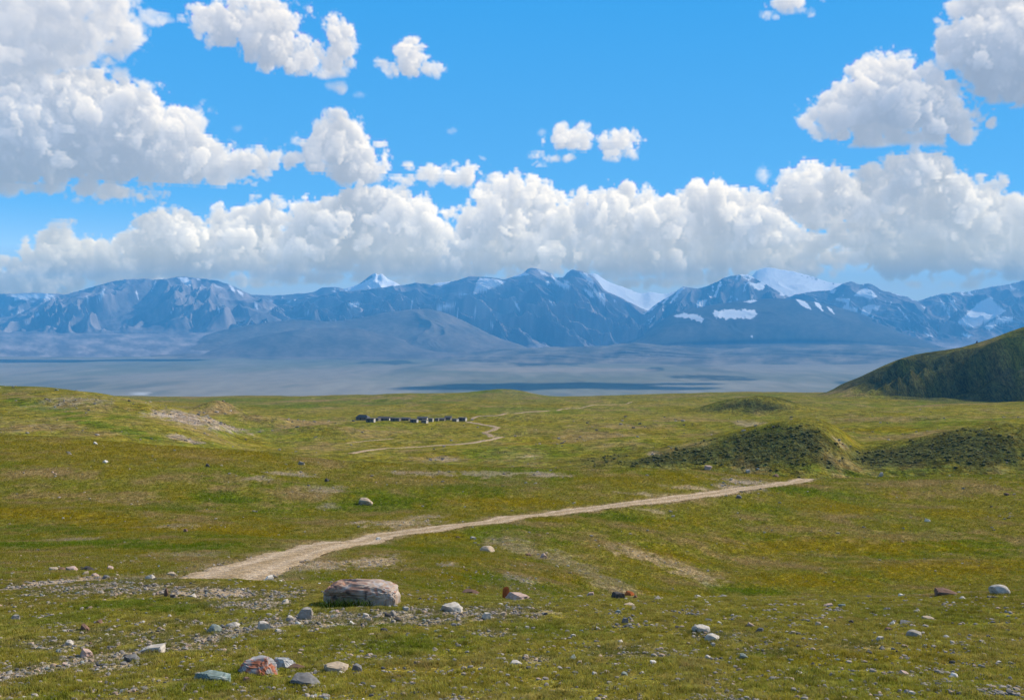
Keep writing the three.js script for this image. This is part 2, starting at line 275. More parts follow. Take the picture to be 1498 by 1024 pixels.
// ------------------------------------------------------------------ what grows where: bare, gravelly, lush, yellow, dry and shrubby patches; the dark shrubby tone also paints hill shade
const KIND = { gravel: 0, bare: 1, lush: 2, yellow: 3, dry: 4, shrubShade: 5, straw: 6 }, PATCHES = [];
function patch(kind, x, y, rx, ry, strength = 1, turn = 0) {
  const c = hit(x, y), u = hit(x, y - ry), l = hit(x, y + ry), rd = Math.max(0.15, Math.min((u.D - l.D) / 2, rx / F * c.D * 6));
  PATCHES.push({ k: KIND[kind], x: c.x, D: c.D, rx: rx / F * c.D, rd, s: strength, t: turn });
}
const line = (kind, pts, rx, ry, s) => { for (let i = 0; i < pts.length - 1; i++) { const [a, b] = [pts[i], pts[i + 1]], n = Math.max(1, Math.round(Math.hypot(b[0] - a[0], b[1] - a[1]) / (rx * 0.9))); for (let j = 0; j < n; j++) patch(kind, Math.round(lerp(a[0], b[0], j / n)), Math.round(lerp(a[1], b[1], j / n)), rx, ry, s); } };
line('gravel', [[20, 988], [120, 968], [200, 955], [300, 934], [400, 912], [480, 903], [560, 902], [640, 897], [720, 899], [800, 893]], 46, 11, 0.85); line('gravel', [[60, 945], [170, 938], [280, 922]], 60, 9, 0.5); line('gravel', [[460, 915], [560, 912], [680, 905]], 50, 6, 0.8);
line('gravel', [[90, 852], [160, 860], [240, 864], [330, 866], [400, 872], [430, 884]], 44, 9, 0.9); patch('gravel', 360, 884, 80, 9, 0.85); patch('bare', 300, 868, 70, 6, 0.8); patch('gravel', 200, 850, 90, 6, 0.6); patch('gravel', 130, 925, 60, 6, 0.5); patch('gravel', 60, 940, 40, 6, 0.6); patch('gravel', 270, 912, 50, 5, 0.5);
patch('bare', 95, 850, 36, 9, 0.9); patch('bare', 180, 975, 40, 8, 0.7); patch('bare', 335, 950, 30, 6, 0.5); patch('bare', 720, 925, 40, 7, 0.6); patch('bare', 790, 965, 36, 6, 0.5); patch('bare', 470, 828, 48, 9, 0.9); patch('bare', 545, 822, 40, 11, 0.9); patch('gravel', 575, 815, 14, 8, 0.8);
patch('gravel', 1050, 930, 60, 8, 0.45); patch('gravel', 1130, 955, 60, 8, 0.35); patch('gravel', 920, 955, 70, 10, 0.35); patch('gravel', 1250, 945, 60, 9, 0.3);
patch('lush', 180, 885, 70, 9, 0.9); patch('lush', 270, 890, 60, 9, 0.9); patch('lush', 100, 905, 60, 10, 0.6); patch('lush', 600, 945, 90, 14, 0.6); patch('lush', 800, 925, 90, 12, 0.5); patch('lush', 520, 903, 40, 6, 0.7); patch('lush', 1350, 900, 130, 16, 0.4); patch('yellow', 1250, 960, 180, 20, 0.5); patch('yellow', 600, 985, 120, 14, 0.4);
// slope with the road
line('lush', [[15, 797], [90, 797], [160, 795], [240, 800], [330, 806]], 40, 5, 1); line('lush', [[15, 772], [80, 775], [160, 783]], 36, 4, 0.8); patch('lush', 330, 730, 70, 10, 0.9); patch('lush', 240, 745, 60, 7, 0.7); patch('lush', 560, 738, 70, 14, 0.7); patch('lush', 690, 715, 60, 8, 0.7); patch('lush', 900, 758, 70, 6, 0.8); patch('lush', 1150, 715, 60, 7, 0.9); patch('lush', 1220, 722, 30, 5, 0.6); patch('lush', 440, 835, 50, 6, 0.8); patch('lush', 650, 808, 50, 7, 0.6); patch('lush', 1080, 865, 60, 8, 0.9);
line('yellow', [[20, 748], [110, 755], [200, 770], [300, 775], [420, 785]], 60, 8, 0.95); patch('yellow', 240, 655, 200, 6, 0.7); patch('yellow', 760, 735, 120, 9, 0.9); patch('yellow', 950, 700, 150, 7, 0.6); patch('yellow', 1230, 745, 60, 8, 0.9); patch('yellow', 1400, 750, 70, 7, 0.6); patch('yellow', 1240, 800, 180, 16, 0.9); patch('yellow', 1380, 830, 140, 14, 0.9); patch('yellow', 960, 808, 60, 6, 0.9); patch('yellow', 620, 800, 40, 5, 0.7); patch('yellow', 1180, 850, 120, 12, 0.8);
patch('dry', 70, 690, 60, 8, 0.9); patch('dry', 120, 695, 30, 6, 0.8); patch('dry', 90, 725, 70, 7, 0.8); patch('dry', 200, 735, 60, 6, 0.8); patch('dry', 340, 700, 90, 9, 0.7); patch('dry', 440, 720, 60, 10, 0.6); patch('dry', 620, 705, 120, 8, 0.5); patch('dry', 1330, 785, 120, 8, 0.6); patch('dry', 1150, 775, 80, 8, 0.7); patch('dry', 860, 790, 100, 8, 0.6); patch('dry', 1400, 720, 120, 9, 0.7); patch('dry', 1130, 825, 60, 10, 0.6); patch('dry', 780, 830, 60, 10, 0.5);
patch('gravel', 430, 695, 40, 4, 0.7); patch('gravel', 380, 700, 18, 5, 0.7); patch('gravel', 620, 692, 50, 3, 0.6); patch('gravel', 720, 693, 50, 4, 0.6); patch('gravel', 800, 695, 40, 4, 0.8); patch('gravel', 1090, 706, 50, 4, 0.9); patch('gravel', 1080, 712, 40, 5, 0.7); patch('gravel', 470, 715, 30, 8, 0.5); patch('gravel', 480, 740, 16, 5, 0.5);
line('gravel', [[740, 795], [800, 815], [850, 835], [900, 855], [930, 866]], 36, 9, 0.42); line('bare', [[925, 808], [980, 825], [1030, 845], [1060, 858]], 34, 8, 0.5); line('dry', [[900, 800], [980, 822], [1060, 852]], 50, 10, 0.7); patch('bare', 590, 765, 55, 6, 0.8); patch('bare', 620, 757, 30, 4, 0.7); patch('bare', 525, 765, 14, 4, 0.8); patch('bare', 940, 722, 40, 3, 0.7); patch('bare', 1010, 713, 40, 3, 0.7); patch('bare', 960, 748, 30, 3, 0.6); patch('gravel', 655, 828, 16, 4, 0.8); patch('gravel', 760, 848, 30, 5, 0.6);
patch('gravel', 110, 790, 40, 3, 0.6); patch('gravel', 280, 812, 60, 4, 0.5); patch('gravel', 250, 770, 40, 4, 0.5);
// basin and the hills round it
patch('gravel', 270, 612, 45, 9, 1); patch('gravel', 320, 618, 40, 7, 0.9); patch('gravel', 240, 608, 20, 6, 0.8); line('gravel', [[250, 637], [280, 645], [296, 650]], 12, 3, 0.9); patch('gravel', 120, 585, 50, 5, 0.5); patch('dry', 60, 625, 60, 8, 0.9); patch('dry', 150, 635, 50, 6, 0.7); patch('dry', 110, 600, 60, 6, 0.5);
line('lush', [[20, 585], [60, 597], [100, 605], [130, 618], [180, 630], [230, 645]], 22, 4, 0.9); patch('lush', 180, 610, 20, 4, 0.7); line('lush', [[320, 632], [360, 630], [395, 626]], 18, 4, 0.9); patch('lush', 440, 592, 60, 3, 0.9); patch('lush', 560, 590, 60, 2, 0.8); patch('lush', 640, 588, 40, 2, 0.6);
patch('dry', 322, 590, 30, 8, 1); patch('dry', 375, 610, 30, 5, 0.9); patch('dry', 465, 618, 46, 6, 1); patch('dry', 510, 628, 36, 4, 0.8); patch('dry', 540, 582, 90, 3, 0.8); patch('dry', 640, 672, 60, 5, 0.8); patch('gravel', 650, 672, 22, 4, 0.6); patch('dry', 860, 640, 70, 8, 0.8); patch('dry', 930, 625, 60, 4, 0.8); patch('dry', 1020, 615, 70, 3, 0.7); patch('dry', 1300, 612, 90, 4, 0.6); patch('bare', 955, 662, 10, 4, 0.8); patch('bare', 1100, 621, 18, 3, 0.6); patch('bare', 775, 668, 16, 2, 0.6); patch('bare', 1230, 648, 14, 4, 0.5);
patch('yellow', 820, 648, 80, 4, 0.8); patch('yellow', 1290, 630, 60, 6, 0.8); patch('yellow', 700, 620, 200, 5, 0.4); patch('yellow', 1300, 585, 60, 3, 0.6); patch('yellow', 1440, 505, 30, 5, 0.6); patch('lush', 1230, 690, 60, 5, 0.9); patch('lush', 1330, 690, 40, 4, 0.7); patch('lush', 1460, 670, 24, 6, 0.8);
patch('shrubShade', 1060, 665, 120, 16, 0.8); patch('shrubShade', 1160, 645, 70, 28, 1); patch('shrubShade', 1330, 668, 70, 18, 1); patch('shrubShade', 1420, 652, 90, 18, 0.95); patch('shrubShade', 1480, 665, 60, 12, 0.7); patch('shrubShade', 880, 670, 50, 8, 0.5); patch('shrubShade', 1210, 678, 30, 8, 0.8); patch('shrubShade', 1075, 594, 46, 6, 1); patch('shrubShade', 1120, 597, 40, 6, 1);  // shrubby growth on the flanks, plus painted shade on them and the knoll
patch('shrubShade', 1000, 668, 100, 15, 0.95); patch('shrubShade', 1110, 652, 90, 28, 1); patch('shrubShade', 1400, 655, 130, 28, 1); patch('shrubShade', 1300, 672, 70, 20, 1);  // dark tone painted for shade that the gentle flanks do not get
patch('shrubShade', 1290, 545, 50, 12, 1); patch('shrubShade', 1390, 530, 80, 14, 1); patch('shrubShade', 1440, 565, 70, 26, 1); patch('shrubShade', 1340, 562, 50, 8, 0.8); patch('shrubShade', 1370, 580, 30, 6, 0.8);  // shade of the big hill face put into the ground colour
for (const [x, y, rx, ry] of [[300, 900, 420, 60], [800, 930, 420, 70], [1250, 920, 380, 60], [150, 960, 300, 50], [700, 985, 500, 40], [1300, 975, 400, 40], [600, 620, 300, 14], [900, 610, 240, 12], [700, 650, 300, 14], [1300, 600, 220, 14], [1000, 590, 240, 8], [200, 600, 240, 24], [450, 600, 160, 10]]) patch('straw', x, y, rx, ry, y > 700 ? 1 : 0.45);  // broad paler ground tone over meadow and basin
const nearPatches = PATCHES.filter((p) => p.D < 60), midPatches = PATCHES.filter((p) => p.D >= 28 && p.D < 300), farPatches = PATCHES.filter((p) => p.D >= 200);
/** Noise whose grain grows with distance, blended between fixed sizes so that it stays put on the land. */
function grow(wx, D, size, stretch, oct, off) {
  const l = Math.log2(size), i = Math.floor(l), f = sstep(0, 1, l - i), a = 2 ** i, b = a * 2;
  return (f < 1 ? (1 - f) * fbm(wx / a + off, D / a / stretch + off * 1.7, oct) : 0) + (f > 0 ? f * fbm(wx / b + off * 2.3, D / b / stretch - off, oct) : 0);
}
const WT = new Float64Array(7);
function cover(wx, D) {
  WT.fill(0);
  const s = Math.max(0.25, D * 0.012), n = grow(wx, D, s * 2.2, 2.2, 3, 1), e = grow(wx, D, s * 0.8, 1.8, 3, 40);
  for (const p of D < 40 ? nearPatches : D < 240 ? midPatches : farPatches) {
    const dx = (wx - p.x) / p.rx, dz = (D - p.D) / p.rd; if (dx > 2 || dx < -2 || dz > 2 || dz < -2) continue;
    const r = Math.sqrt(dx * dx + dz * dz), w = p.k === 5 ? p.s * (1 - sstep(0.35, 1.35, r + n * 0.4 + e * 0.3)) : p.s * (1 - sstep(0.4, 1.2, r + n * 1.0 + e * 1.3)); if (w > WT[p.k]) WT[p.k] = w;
  }
  return WT;
}
const C = { olive: [0.142, 0.122, 0.016], green: [0.108, 0.116, 0.010], lush: [0.068, 0.100, 0.004], yellow: [0.165, 0.120, 0.004], dry: [0.200, 0.135, 0.055], gravel: [0.27, 0.205, 0.15], bare: [0.33, 0.24, 0.155], shrubShade: [0.050, 0.052, 0.018], straw: [0.215, 0.178, 0.032], road: [0.40, 0.30, 0.205] };
function groundColor(wx, D, out) {
  const w = cover(wx, D), s = Math.max(1, D * 0.05);
  const a = grow(wx, D, s * 4, 1.6, 4, 5), b = grow(wx, D, s * 1.3, 1.8, 4, 8), f = grow(wx, D, s * 0.32, 1.5, 3, 13);
  let c = mix3(C.olive, C.green, sstep(-0.15, 0.3, a)); c = mix3(c, C.dry, 0.75 * sstep(0.0, 0.34, b)); c = mix3(c, C.yellow, 0.6 * sstep(0.02, 0.34, -b)); c = mix3(c, C.lush, 0.45 * sstep(0.12, 0.4, a - b * 0.3));
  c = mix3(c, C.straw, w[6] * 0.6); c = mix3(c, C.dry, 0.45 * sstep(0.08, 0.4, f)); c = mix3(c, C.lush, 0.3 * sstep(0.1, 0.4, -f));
  c = mix3(c, C.yellow, w[3] * 0.85); c = mix3(c, C.dry, w[4] * 0.85); c = mix3(c, C.lush, w[2] * 0.85); c = mix3(c, C.shrubShade, w[5] * 0.9);
  if (D > 34 && D < 250) { const d = onRoad(wx, D); if (d < 4.5) c = mix3(c, mix3(C.dry, C.bare, 0.5), 0.8 * (1 - sstep(1.2, 3.6, d + 2.2 * grow(wx, D, 2.5, 1, 3, 61)))); }
  c = mix3(c, C.gravel, w[0] * 0.92); c = mix3(c, C.bare, w[1] * 0.9);
  const k = 1 + 0.42 * f + 0.2 * grow(wx, D, s * 0.1, 1.4, 2, 21); out[0] = c[0] * k; out[1] = c[1] * k; out[2] = c[2] * k; return w;
}
// ------------------------------------------------------------------ a fine grain that the ground carries, repeating at its real size
function grainTexture(size, seed, contrast) {
  const data = new Uint8Array(size * size * 4), bump = new Uint8Array(size * size * 4), r = rng(seed), cells = [16, 41, 97, 211].map((n) => { const g = new Float32Array(n * n); for (let i = 0; i < n * n; i++) g[i] = r(); return [n, g]; });
  const val = ([n, g], u, v) => { const x = u * n, y = v * n, i = Math.floor(x), j = Math.floor(y), a = x - i, b = y - j, s = a * a * (3 - 2 * a), t = b * b * (3 - 2 * b), q = (i, j) => g[(j % n) * n + (i % n)]; return lerp(lerp(q(i, j), q(i + 1, j), s), lerp(q(i, j + 1), q(i + 1, j + 1), s), t); };
  for (let y = 0, o = 0; y < size; y++) for (let x = 0; x < size; x++, o += 4) {
    const u = x / size, v = y / size, h = val(cells[0], u, v) * 0.2 + val(cells[1], u, v) * 0.25 + val(cells[2], u, v) * 0.3 + val(cells[3], u, v) * 0.25, t = val(cells[1], v, u), e = clamp(0.5 + (h - 0.5) * contrast);
    const m = 130 + 125 * e; data[o] = Math.min(255, m * (1 + (t - 0.5) * 0.12)); data[o + 1] = Math.min(255, m); data[o + 2] = Math.min(255, m * (1 - (t - 0.5) * 0.2)); data[o + 3] = 255;
    bump[o] = bump[o + 1] = bump[o + 2] = 255 * e; bump[o + 3] = 255;
  }
  const make = (d, c) => { const t = new THREE.DataTexture(d, size, size); t.wrapS = t.wrapT = THREE.RepeatWrapping; t.magFilter = THREE.LinearFilter; t.minFilter = THREE.LinearMipmapLinearFilter; t.generateMipmaps = true; if (c) t.colorSpace = THREE.SRGBColorSpace; t.needsUpdate = true; return t; };
  return [make(data, true), make(bump, false)];
}
const GRAIN = grainTexture(1024, 21, 2.2), MEAN = 0.52;   // MEAN: average linear value of the grain
/** Land as a sheet between two distances. */
function landSheet(D0, D1, rows, cols, Xa, Xb, tile, bump, dip) {
  const n = (rows + 1) * (cols + 1), pos = new Float32Array(n * 3), uv = new Float32Array(n * 2), col = new Float32Array(n * 3), c = [0, 0, 0], idx = [];
  for (let j = 0, k = 0; j <= rows; j++) { const D = D0 * Math.pow(D1 / D0, j / rows); for (let i = 0; i <= cols; i++, k++) {
    const X = lerp(Xa, Xb, i / cols), wx = (X - CX) / F * D; let h = groundH(wx, D); if (dip) h -= dip(wx, D);
    pos[k * 3] = wx; pos[k * 3 + 1] = h; pos[k * 3 + 2] = -D; uv[k * 2] = wx / tile; uv[k * 2 + 1] = D / tile;
    groundColor(wx, D, c); col[k * 3] = c[0] / MEAN; col[k * 3 + 1] = c[1] / MEAN; col[k * 3 + 2] = c[2] / MEAN;
    if (i < cols && j < rows) { const a = k, b = k + 1, d = k + cols + 1, e = d + 1; idx.push(a, b, d, b, e, d); }
  } }
  const g = new THREE.BufferGeometry(); g.setAttribute('position', new THREE.BufferAttribute(pos, 3)); g.setAttribute('uv', new THREE.BufferAttribute(uv, 2)); g.setAttribute('color', new THREE.BufferAttribute(col, 3)); g.setIndex(idx); g.computeVertexNormals();
  return new THREE.Mesh(g, new THREE.MeshPhysicalMaterial({ vertexColors: true, map: GRAIN[0], bumpMap: GRAIN[1], bumpScale: bump, roughness: 0.95, specularIntensity: 0 }));
}
// road line, in world places
const smoothLine = (pts, n) => new THREE.CatmullRomCurve3(pts.map((p) => new THREE.Vector3(p.x, 0, p.D)), false, 'centripetal').getSpacedPoints(n);
const at = (X, D) => ({ x: (X - CX) / F * D, D });
const ROAD = smoothLine([at(312, 39), at(345, 44), ...[[392, 824], [440, 809], [500, 795], [560, 784], [630, 775], [710, 765], [800, 753], [900, 740], [1000, 727], [1080, 716], [1140, 709], [1172, 704]].map((p) => hit(...p)), at(1188, 246), at(1196, 275)], 420);
function roadDistance(wx, D) { let m = 1e9; for (const p of ROAD) { const dx = p.x - wx, dz = p.z - D, q = dx * dx + dz * dz; if (q < m) m = q; } return Math.sqrt(m); }
const roadBox = ROAD.reduce((b, p) => [Math.min(b[0], p.x), Math.max(b[1], p.x), Math.min(b[2], p.z), Math.max(b[3], p.z)], [1e9, -1e9, 1e9, -1e9]);
const onRoad = (wx, D) => wx < roadBox[0] - 4 || wx > roadBox[1] + 4 || D < roadBox[2] - 4 || D > roadBox[3] + 4 ? 99 : roadDistance(wx, D);
const roadHalf = (s) => 1.85 + 0.8 * sstep(0.6, 0.9, s) + 0.3 * p2(s * 31, 3.1) + 0.3 * p2(s * 170, 8.1);
const roadDip = (wx, D) => { const d = onRoad(wx, D); return d < 4 ? 0.16 * (1 - sstep(1.2, 2.6, d)) : 0; };

add(landSheet(1.2, 34, 240, 780, -500, 2000, 2.6, 0.02), 'meadow', 'stony green meadow sloping away in the foreground', '', '', 'structure');
add(landSheet(34, 250, 250, 740, -420, 1920, 9, 0.05, roadDip), 'grass_slope', 'olive green grassy slope crossed by the pale dirt road', '', '', 'structure');
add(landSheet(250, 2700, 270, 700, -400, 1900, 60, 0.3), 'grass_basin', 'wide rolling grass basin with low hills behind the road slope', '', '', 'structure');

// ------------------------------------------------------------------ dirt road and tracks, laid on the land
function ribbon(line, half, lift, colour, ragged = 1) {
  const n = line.length, m = 14, pos = [], col = [], uv = [], idx = []; let s = 0;
  for (let i = 0; i < n; i++) {
    const p = line[i], q = line[Math.min(n - 1, i + 1)], o = line[Math.max(0, i - 1)], L = Math.hypot(q.x - o.x, q.z - o.z) || 1, nx = -(q.z - o.z) / L, nz = (q.x - o.x) / L; if (i) s += Math.hypot(p.x - o.x, p.z - o.z);
    const hl = half(i / n) * (1 + ragged * 0.26 * fbm(s * 0.45, 1.7, 4)), hr = half(i / n) * (1 + ragged * 0.26 * fbm(s * 0.45, 7.7, 4));
    for (let j = 0; j <= m; j++) {
      const t = j / m * 2 - 1, e = t < 0 ? hl : hr, x = p.x + nx * t * e, z = p.z + nz * t * e, edge = sstep(0.8, 1, Math.abs(t));
      const rut = Math.exp(-(((Math.abs(t) - 0.52) / 0.2) ** 2));
      pos.push(x, groundH(x, z) + lift * (1 - edge * 1.3) - rut * lift * 0.4, -z); uv.push(x / 3, z / 3);
      const c = colour(t, s, rut, x, z), k = (1 + 0.22 * fbm(x * 1.3, z * 1.3, 3)) / MEAN; col.push(c[0] * k, c[1] * k, c[2] * k);
      if (i < n - 1 && j < m) { const a = i * (m + 1) + j, b = a + m + 1; idx.push(a, b, a + 1, a + 1, b, b + 1); }
    }
  }
  const g = new THREE.BufferGeometry(); g.setAttribute('position', new THREE.Float32BufferAttribute(pos, 3)); g.setAttribute('uv', new THREE.Float32BufferAttribute(uv, 2)); g.setAttribute('color', new THREE.Float32BufferAttribute(col, 3)); g.setIndex(idx); g.computeVertexNormals();
  if (g.attributes.normal.getY(5) < 0) { g.index.array.reverse(); g.computeVertexNormals(); }
  return new THREE.Mesh(g, new THREE.MeshPhysicalMaterial({ vertexColors: true, map: GRAIN[0], bumpMap: GRAIN[1], bumpScale: 0.03, roughness: 1, specularIntensity: 0 }));
}
add(ribbon(ROAD, roadHalf, 0.05, (t, s, rut, x, z) => mix3(mix3(mix3(C.dry, C.bare, 0.55), C.road, clamp(0.25 + rut * 0.8 + 0.6 * fbm(s * 0.16, t * 5, 3))), mix3(C.dry, C.olive, 0.6), sstep(0.0, 0.25, fbm(x * 0.9 + 3, z * 0.4, 3) * 0.9 + 0.42 * (1 - Math.abs(t) * 2.7) + 1.6 * (Math.abs(t) - 0.84)) * (1 - rut * 0.6) * 0.9)), 'dirt_road', 'pale rutted dirt road climbing across the grassy slope', '', '', 'structure');
const trackColour = (t, s) => mix3(C.bare, C.dry, clamp(0.1 + 0.6 * p2(s * 0.03, 2.2)));
const track = (pts, w, label) => { const l = smoothLine(pts.map((p) => hit(...p)), Math.max(60, pts.length * 24)); add(ribbon(l, (u) => w * (0.7 + 0.5 * Math.abs(p2(u * 9, w))), w * 0.10, trackColour, 2), 'dirt_track', label, '', '', 'structure'); };
track([[512, 664], [532, 660], [565, 656], [620, 653.5], [690, 648.5], [722, 642.5], [733, 640]], 2.1, 'thin tan track curving across the basin below the huts');
track([[733, 640], [716, 636.5], [709, 633], [722, 629], [727, 625.5], [706, 621.5], [684, 617.5]], 2.4, 'thin tan track zigzagging up to the end of the hut row');
track([[690, 613], [700, 609], [728, 608], [760, 604.5], [800, 601], [850, 597], [890, 592.5], [925, 588]], 2, 'faint tan track running from the huts to the basin rim');
track([[506, 648.5], [530, 646], [552, 644], [575, 642]], 1.1, 'short worn track in the grass below the stony knoll');

const plainH = (D) => -510 + 60 * sstep(12000, 18000, D);
// ------------------------------------------------------------------ the wide plain beyond, under the mountains
{
  const cols = 480, rows = 180, D0 = 2650, D1 = 24000, Xa = -500, Xb = 2000, n = (rows + 1) * (cols + 1), pos = new Float32Array(n * 3), uv = new Float32Array(n * 2), col = new Float32Array(n * 3), idx = [];
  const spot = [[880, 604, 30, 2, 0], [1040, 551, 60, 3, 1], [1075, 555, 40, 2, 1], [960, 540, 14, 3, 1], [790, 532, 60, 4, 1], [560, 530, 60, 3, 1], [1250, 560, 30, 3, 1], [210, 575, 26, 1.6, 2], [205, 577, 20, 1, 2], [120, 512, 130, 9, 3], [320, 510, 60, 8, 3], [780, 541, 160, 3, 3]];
  for (let j = 0, k = 0; j <= rows; j++) { const D = D0 * Math.pow(D1 / D0, j / rows); for (let i = 0; i <= cols; i++, k++) {
    const X = lerp(Xa, Xb, i / cols), wx = (X - CX) / F * D;
    let h = D < 6000 ? smoothH(X, D) - (D < 2800 ? 3 : 0) : plainH(D); h += sstep(3500, 6000, D) * fbm(wx / 900, D / 900, 3) * 9 * (1 + 1.6 * sstep(0.0, 0.5, fbm(wx / 4000, D / 3000, 2)) * sstep(900, 1100, X)); 
    pos[k * 3] = wx; pos[k * 3 + 1] = h; pos[k * 3 + 2] = -D; uv[k * 2] = wx / 900; uv[k * 2 + 1] = D / 900;
    const y = HY - h / D * F, a = fbm(wx / 2600 + 3, D / 5200, 4), b = fbm(wx / 600, D / 2200 + 9, 4), f = fbm(wx / 130, D / 420, 3);
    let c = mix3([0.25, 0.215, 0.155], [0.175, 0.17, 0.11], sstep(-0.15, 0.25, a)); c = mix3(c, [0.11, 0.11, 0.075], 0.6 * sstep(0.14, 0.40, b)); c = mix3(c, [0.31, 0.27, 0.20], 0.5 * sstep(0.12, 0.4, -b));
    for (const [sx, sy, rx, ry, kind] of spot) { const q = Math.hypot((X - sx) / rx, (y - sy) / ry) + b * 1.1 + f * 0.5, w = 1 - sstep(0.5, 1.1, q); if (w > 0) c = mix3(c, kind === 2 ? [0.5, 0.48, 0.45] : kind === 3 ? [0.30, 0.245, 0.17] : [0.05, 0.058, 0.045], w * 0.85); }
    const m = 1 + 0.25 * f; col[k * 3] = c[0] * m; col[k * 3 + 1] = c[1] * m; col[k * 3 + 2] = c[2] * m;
    if (i < cols && j < rows) { const a = k, b = k + 1, d = k + cols + 1, e = d + 1; idx.push(a, b, d, b, e, d); }
  } }
  const g = new THREE.BufferGeometry(); g.setAttribute('position', new THREE.BufferAttribute(pos, 3)); g.setAttribute('uv', new THREE.BufferAttribute(uv, 2)); g.setAttribute('color', new THREE.BufferAttribute(col, 3)); g.setIndex(idx); g.computeVertexNormals();
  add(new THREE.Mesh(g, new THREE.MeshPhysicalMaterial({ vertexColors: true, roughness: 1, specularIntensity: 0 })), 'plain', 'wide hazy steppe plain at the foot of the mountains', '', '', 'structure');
  // the land goes on behind the camera and to both sides
  const back = new THREE.PlaneGeometry(60000, 24000, 40, 16); back.rotateX(-Math.PI / 2); back.translate(0, 0, 12010);
  const p = back.attributes.position; for (let i = 0; i < p.count; i++) p.setY(i, -1.7 + 6 * fbm(p.getX(i) / 3000, p.getZ(i) / 3000, 2) * sstep(20, 4000, p.getZ(i))); back.computeVertexNormals();
  add(new THREE.Mesh(back, new THREE.MeshStandardMaterial({ color: new THREE.Color().setRGB(...C.olive), roughness: 1 })), 'plateau', 'grassy plateau behind the viewpoint', '', '', 'structure');
}

// ------------------------------------------------------------------ mountains
const SNOW = [0.93, 0.92, 0.91];
